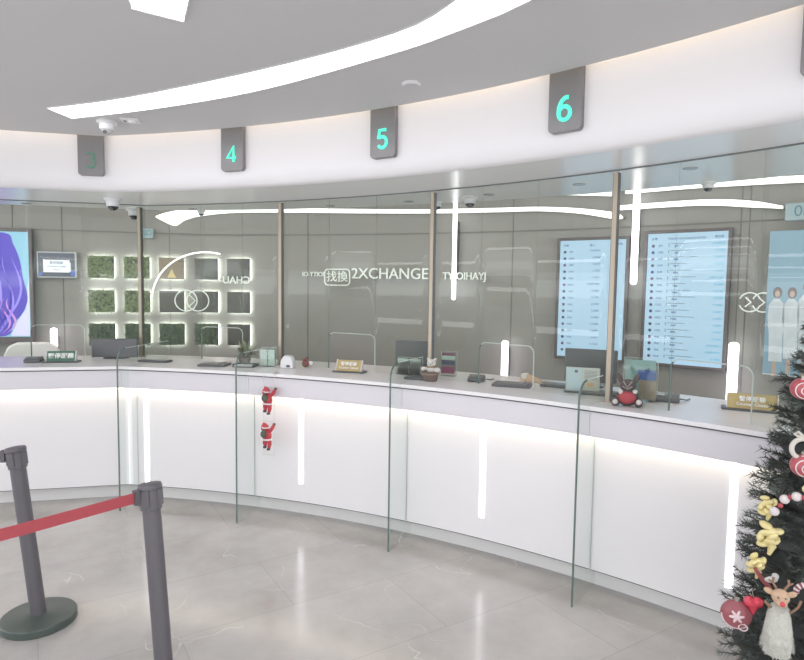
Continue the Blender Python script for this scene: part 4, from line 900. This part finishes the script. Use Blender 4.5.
# ================================================================== CHRISTMAS TREE
TX, TY = 1.72, 2.30
needle = M('dark_green_needles', (78, 86, 82), 0.7, dark=(66, 74, 70), scale=12)
frost = M('frosted_needles', (128, 140, 134), 0.7, dark=(96, 108, 102), scale=12)
r_ = root('christmas_tree', 'dark green decorated Christmas tree at the right edge', 'Christmas tree', (TX, TY, 0))
m = MB(); m.tube([(0, 0, 0.12), (0, 0, 1.0), (0, 0, 2.02)], [0.03, 0.022, 0.008], 12); m.build('trunk', M('tree_trunk', (96, 86, 80), 0.8), r_)
for k in range(4):
    t = rad(90 * k + 20); m = MB(); m.tube([(0, 0, 0.16), (0.12 * math.cos(t), 0.12 * math.sin(t), 0.05), (0.24 * math.cos(t), 0.24 * math.sin(t), 0.012)], 0.012, 8); m.build('stand_leg', dgrey, r_)
m = MB(); nb = 26; rings = []
for i in range(30):
    z = 0.22 + 1.75 * i / 29; rr = min(0.09 * (2.06 - z) + 0.07, 0.15 * (2.06 - z)) * (1 + 0.25 * math.sin(i * 2.2)) + 0.005
    rings.append([m.b.verts.new((rr * (1 + 0.25 * random.random()) * math.cos(2 * math.pi * j / nb), rr * (1 + 0.25 * random.random()) * math.sin(2 * math.pi * j / nb), z + 0.02 * random.random())) for j in range(nb)])
for a_, b_ in zip(rings, rings[1:]):
    for j in range(nb): m.b.faces.new((a_[j], a_[(j + 1) % nb], b_[(j + 1) % nb], b_[j]))
m.b.faces.new(rings[0][::-1]); m.b.faces.new(rings[-1]); m.build('inner_foliage', M('inner_needles', (70, 72, 72), 0.9, dark=(52, 56, 56), scale=40, bump=0.5), r_)
def needles(mb, p, d, ln, cnt, nl, rnd):
    up = d.orthogonal().normalized(); sd = d.cross(up)
    for k in range(cnt):
        t = rnd.random() ** .8; q = p + d * ln * t; a = rnd.random() * 6.283
        o_ = (math.cos(a) * up + math.sin(a) * sd) * .85 + d * (.55 + .3 * rnd.random()); o_.normalize(); L_ = nl * (.7 + .5 * rnd.random())
        w_ = o_.orthogonal().normalized() * 0.0017; tip = q + o_ * L_
        mb.b.faces.new((mb.b.verts.new(q - w_), mb.b.verts.new(q + w_), mb.b.verts.new(tip)))
green, frosty, twig = MB(), MB(), MB(); rnd = random.Random(3)
zz = 0.24; lay = 0
while zz < 2.05:
    Rz = min(0.13 * (2.13 - zz) + 0.105, 0.2 * (2.13 - zz) + 0.03); n = max(5, int(Rz * 62)); 
    for k in range(n):
        a = 2 * math.pi * (k + rnd.random() * .8) / n + lay; L_ = Rz * (0.78 + 0.30 * rnd.random()); rise = 0.10 + 0.25 * rnd.random()
        d = Vector((math.cos(a), math.sin(a), rise - 0.15)).normalized(); s0_ = Vector((math.cos(a), math.sin(a), 0)) * 0.02 + Vector((0, 0, zz + 0.03 * rnd.random()))
        twig.tube([s0_, s0_ + d * L_], [0.005, 0.002], 5)
        tgt = frosty if rnd.random() < .16 else green
        needles(tgt, s0_ + d * L_ * .35, d, L_ * .65, int(60 + 200 * L_), 0.036, rnd)
        for s_ in (-1, 1, -1):
            b = (Vector((math.cos(a + s_ * .6), math.sin(a + s_ * .6), rise + (rnd.random() - .5) * .5))).normalized(); q = s0_ + d * L_ * (.5 + .3 * rnd.random()); bl = L_ * .36
            twig.tube([q, q + b * bl], [0.003, 0.0015], 4); needles(tgt, q, b, bl, int(26 + 90 * bl), 0.032, rnd)
    zz += 0.062; lay += 1.1
green.build('needle_foliage', needle, r_, fixn=False); frosty.build('frosted_foliage', frost, r_, fixn=False); twig.build('branches', M('twig', (92, 84, 78), 0.9), r_)

def P3(x, y, z, out=0.03):
    v = Vector((x - TX, y - TY, 0)); v.normalize(); return (x + v.x * out * .5, y + v.y * out * .5 - out * .5, z)
face = lambda x, y: math.atan2(y, x) + math.pi / 2 * 0   # yaw helpers not needed: ornaments face the viewer
bred = M('ornament_red', (176, 84, 92), 0.3, var=0.08); bwh = M('ornament_white', (216, 208, 208), 0.5); byel = M('ribbon_yellow', (236, 226, 172), 0.35, metal=0.0, dark=(200, 184, 122), scale=30); gry = M('ornament_cap', (170, 166, 160), 0.3, metal=0.6)
def swirl(p, r, lab, yaw):
    r_ = root('swirl_bauble', lab, 'bauble', p, yaw, 'red baubles with white swirls')
    m = MB(); m.sph((0, 0, 0), r, (1, 1, .96), n=28); m.build('ball', bred, r_, smooth=True)
    m = MB(); P = []
    for k in range(70):
        t = k / 69 * 4.6 * math.pi; q = 0.10 + 0.86 * k / 69; e_ = q * 1.25; P.append((r * 1.01 * math.sin(e_) * math.cos(t), -r * 1.01 * math.cos(e_), r * .97 * math.sin(e_) * math.sin(t)))
    m.tube(P, r * .055, 6); m.build('swirl', bwh, r_, smooth=True)
    m = MB(); m.cyl((0, 0, r * .93), (0, 0, r * 1.15), r * .2, n=12); m.tube([(r * .1 * math.cos(t * math.pi / 6), 0, r * 1.22 + r * .12 * math.sin(t * math.pi / 6)) for t in range(12)], r * .02, 5, closed=True); m.build('cap', gry, r_)
swirl(P3(1.50, 2.22, 1.395), 0.042, 'red bauble with white swirls, the highest one on the tree', -0.3)
swirl(P3(1.462, 2.14, 1.13), 0.043, 'dark red swirl bauble just under the white ring ornament', -0.3)
def flower(p, r, lab):
    r_ = root('ribbon_flower', lab, 'ornament', p, -0.3, 'yellow ribbon flowers on the tree'); rn = random.Random(int(p[2] * 1000))
    for k in range(9):
        t = k * 2.4; q = r * (.25 + .075 * k); m = MB(); m.sph((q * math.cos(t) * .8, -r * .55 + 0.05 * r * k, q * math.sin(t)), r * .46, (1, .5, .85), n=12, rx=rn.random() * 2, ry=t, rz=rn.random() * 2)
        o = m.build('petal', byel, r_, smooth=True)
    m = MB(); m.tube([(0, 0, 0), (r * .3, -r * .3, -r * .8), (r * .15, -r * .2, -r * 1.4)], [r * .2, r * .28, r * .12], 8); m.build('ribbon_tail', byel, r_)
flower(P3(1.375, 2.20, 0.963), 0.040, 'small yellow ribbon flower below the bead garland')
flower(P3(1.360, 2.16, 0.868), 0.052, 'largest yellow ribbon flower, in the middle of the tree edge')
flower(P3(1.323, 2.162, 0.758), 0.040, 'lowest yellow ribbon flower, above the red heart')
flower(P3(1.478, 2.11, 1.062), 0.045, 'yellow ribbon flower at the right photo edge beside the beads')
x, y, z = P3(1.463, 2.15, 1.192, 0.05); r_ = root('ring_ornament', 'cream ring shaped ornament with a bow top on the upper tree', 'ornament', (x, y, z), -0.3)
m = MB(); m.tube([(0.036 * math.cos(t * math.pi / 16), 0, 0.036 * math.sin(t * math.pi / 16)) for t in range(32)], 0.0085, 10, closed=True); m.build('ring', M('cream_resin', (204, 198, 190), 0.6), r_, smooth=True)
m = MB()
for s_ in (-1, 1): m.tube([(0, 0, 0.045), (s_ * 0.018, 0, 0.06), (s_ * 0.03, 0, 0.052), (s_ * 0.018, 0, 0.044), (0, 0, 0.045)], 0.005, 8)
m.build('bow', MATS['cream_resin'], r_, smooth=True)
m = MB(); m.sph((0.022, -0.004, -0.03), 0.011, n=12); m.build('pearl', bwh, r_, smooth=True)
bp = [(1.387, 2.166, 0.955, 'w'), (1.396, 2.150, 0.983, 'r'), (1.408, 2.148, 1.007, 'w'), (1.419, 2.135, 1.020, 'r'), (1.431, 2.122, 1.027, 'w'), (1.446, 2.108, 1.028, 'r'), (1.462, 2.096, 1.03, 'w'), (1.48, 2.085, 1.04, 'r')]
for k, (x, y, z, c) in enumerate(bp):
    big = c == 'w'; m = MB(); m.sph((0, 0, 0), 0.0165 if big else 0.009, n=16)
    pos = ['lowest', 'second lowest', 'third lowest', 'fourth lowest', 'fifth from the left end', 'sixth from the left end', 'seventh from the left end', 'last'][k]
    x, y, z = P3(x, y, z, 0.05); o = m.build('garland_bead', bwh if big else red_t, smooth=True); o.location = (x, y, z)
    tag(o, ('round white bead of the garland on the tree, ' if big else 'small red bead of the garland on the tree, ') + pos, 'bead', 'beads of the red and white garland')
# flat red disc ornament with snowflake
x, y, z = P3(1.262, 2.15, 0.578, 0.06); r_ = root('snowflake_bauble', 'red bauble with a white snowflake at the lower left of the tree', 'bauble', (x, y, z), -0.45)
m = MB(); m.sph((0, 0, 0), 0.052, (1, .6, 1), n=28); m.build('ball', M('deep_red', (150, 84, 92), 0.35, var=0.08), r_, smooth=True)
m = MB()
for k in range(6):
    t = rad(60 * k + 10); m.tube([(0, -0.034, 0.004), (0.013 * math.cos(t), -0.0325, 0.004 + 0.013 * math.sin(t)), (0.024 * math.cos(t), -0.0295, 0.004 + 0.024 * math.sin(t))], [0.003, 0.0055, 0.003], 8)
m.tube([(0.047 * math.cos(rad(t)), -0.013, 0.047 * math.sin(rad(t))) for t in range(180, 330, 10)], 0.003, 6); m.tube([(0.022 + 0.014 * math.cos(rad(t)), -0.024, -0.034 + 0.012 * math.sin(rad(t))) for t in range(0, 360, 20)], 0.0025, 6, closed=True); m.build('snowflake', M('pinkish_white', (222, 200, 204), 0.6), r_, smooth=True)
m = MB(); m.cyl((0, 0, 0.049), (0, 0, 0.06), 0.009, n=12); m.build('cap', gry, r_)
x, y, z = P3(1.305, 2.125, 0.628, 0.06); r_ = root('red_heart', 'glossy red heart ornament touching the snowflake bauble', 'ornament', (x, y, z), -0.3)
m = MB(); m.sph((-0.013, 0, 0.01), 0.02, (1, .8, 1), n=18); m.sph((0.013, 0, 0.01), 0.02, (1, .8, 1), n=18); m.tube([(0, 0, 0.012), (0, 0, -0.036)], [0.026, 0.004], 14)
o = m.build('heart', M('bright_red', (206, 66, 84), 0.2), r_, smooth=True); rm = o.modifiers.new('fuse', 'REMESH'); rm.mode = 'VOXEL'; rm.voxel_size = 0.0025; rm.use_smooth_shade = True
m = MB(); m.tube([(0, 0, 0.026), (-0.006, 0, 0.05), (0.004, 0, 0.06)], 0.0012, 5); m.build('string', gry, r_)
# red ribbon
x, y, z = P3(1.325, 2.13, 0.725, 0.04)
m = MB(); m.tube([(-0.02, 0, 0.03), (0.0, -0.005, 0.0), (0.025, -0.005, -0.03), (0.045, 0.0, -0.05)], [0.006, 0.008, 0.009, 0.006], 8); o = m.build('red_ribbon', M('dull_red_ribbon', (150, 76, 80), 0.5), smooth=True); o.location = (x, y, z)
tag(o, 'dull red ribbon running down from the lowest yellow flower', 'ribbon')
# reindeer doll
x, y, z = 1.310, 1.99, 0.50; r_ = root('reindeer_doll', 'reindeer doll with a red nose and long shaggy white body', 'doll', (x, y, z), -0.4)
m = MB(); m.lathe([(0.012, 0.0), (0.040, 0.008), (0.046, 0.04), (0.043, 0.09), (0.036, 0.14), (0.026, 0.175), (0.012, 0.185)], n=24)
rn = random.Random(5)
for k in range(900):
    t = rn.random(); z_ = 0.004 + 0.176 * t; a = rn.random() * 6.283; rr = 0.046 - 0.02 * max(0, (z_ - 0.04)) / 0.14 * 1.1
    if z_ < 0.03: rr *= 0.6 + z_ / 0.03 * .4
    q = Vector((rr * math.cos(a), rr * math.sin(a), z_)); e_ = q + Vector((math.cos(a), math.sin(a), -0.9)) * 0.009; w_ = Vector((-math.sin(a), math.cos(a), 0)) * 0.0035
    m.b.faces.new((m.b.verts.new(q - w_), m.b.verts.new(q + w_), m.b.verts.new(e_)))
m.build('shaggy_body', M('shaggy_white', (200, 200, 192), 0.95, dark=(170, 170, 162), scale=60), r_, fixn=False)
m = MB(); m.sph((0, -0.01, 0.212), 0.028, (1, .9, .95)); m.sph((0, -0.03, 0.2), 0.018, (1, 1, .8)); m.sph((-0.034, 0, 0.222), 0.013, (1.3, .5, .8), ry=0.4); m.sph((0.034, 0, 0.222), 0.013, (1.3, .5, .8), ry=-0.4)
o = m.build('head', M('tan_felt', (196, 166, 140), 0.9, var=0.08, scale=60), r_, smooth=True); rm = o.modifiers.new('fuse', 'REMESH'); rm.mode = 'VOXEL'; rm.voxel_size = 0.0022; rm.use_smooth_shade = True
m = MB(); m.sph((0, -0.05, 0.205), 0.008, n=12); m.build('nose', M('bright_red'  , (206, 66, 84)), r_, smooth=True)
m = MB(); m.sph((-0.011, -0.035, 0.219), 0.0035, n=8); m.sph((0.011, -0.035, 0.219), 0.0035, n=8); m.build('eyes', dgrey, r_)
m = MB()
for s_ in (-1, 1): m.tube([(s_ * 0.012, 0, 0.235), (s_ * 0.024, 0, 0.255), (s_ * 0.022, 0, 0.272)], 0.004, 6); m.tube([(s_ * 0.022, 0, 0.252), (s_ * 0.036, 0, 0.262)], 0.0035, 6)
m.build('antlers', M('antler_brown', (140, 112, 92), 0.8), r_)
m = MB(); m.tube([(0.03, -0.01, 0.16), (0.05, -0.02, 0.19), (0.058, -0.02, 0.215)], 0.004, 6); m.build('arm', MATS['antler_brown'], r_)
m = MB(); m.tube([(-0.028, -0.01, 0.17), (-0.045, -0.02, 0.19)], 0.006, 6); m.build('arm', MATS['antler_brown'], r_)
# candy cane
x, y, z = 1.405, 1.985, 0.60; r_ = root('candy_cane', 'large candy cane with red, dark and white stripes right of the reindeer doll', 'candy cane', (x, y, z), -0.3)
path = [Vector((0.03, 0, 0)), Vector((0.022, 0, 0.04)), Vector((0.015, 0, 0.08)), Vector((0.010, 0, 0.115))] + [Vector((-0.014 + 0.024 * math.cos(rad(t)), 0, 0.125 + 0.024 * math.sin(rad(t)))) for t in range(10, 200, 20)]
cp = catmull([tuple(p) for p in path], 4)
K = len(cp); dcr = M('dark_candy_red', (140, 74, 82), 0.4)
for k in range(0, K - 1, 3):
    m = MB(); m.tube(cp[k:min(K, k + 4)], 0.0095, 12); w_ = (k // 3) % 2; m.build('white_stripe' if w_ else 'red_stripe', bwh if w_ else dcr, r_, smooth=True)
x, y, z = 1.44, 1.96, 0.57; r_ = root('striped_stocking', 'dark stocking with white stripes at the right edge, beside the candy cane', 'ornament', (x, y, z), -0.3)
st = [(-0.03, 0.16), (0.03, 0.16), (0.032, 0.05), (0.06, 0.02), (0.055, -0.01), (0.0, -0.012), (-0.03, 0.02)]
m = MB(); m.prism(st, -0.012, 0.012); m.build('sock', M('stocking_dark', (112, 72, 80), 0.8), r_, bevel=0.006)
for k in range(4):
    m = MB(); m.box((0, 0, 0.045 + k * 0.03), (0.058, 0.03, 0.010), ry=rad(-12)); m.build('white_stripe', bwh, r_)
m = MB(); m.box((0, 0, 0.165), (0.07, 0.034, 0.02)); m.build('cuff', MATS['shaggy_white'], r_, bevel=0.005)
x, y, z = P3(1.345, 2.1, 0.735, 0.06); m = MB(); m.sph((0, 0, 0), 0.016, (1.5, .7, .7), n=12); m.sph((0.014, 0, 0.012), 0.012, n=10); o = m.build('snow_tuft', M('cotton_snow', (196, 196, 194), 0.95, bump=0.6, scale=60), smooth=True); o.location = (x, y, z); tag(o, 'white cotton tuft on the branch above the reindeer doll', 'ornament')
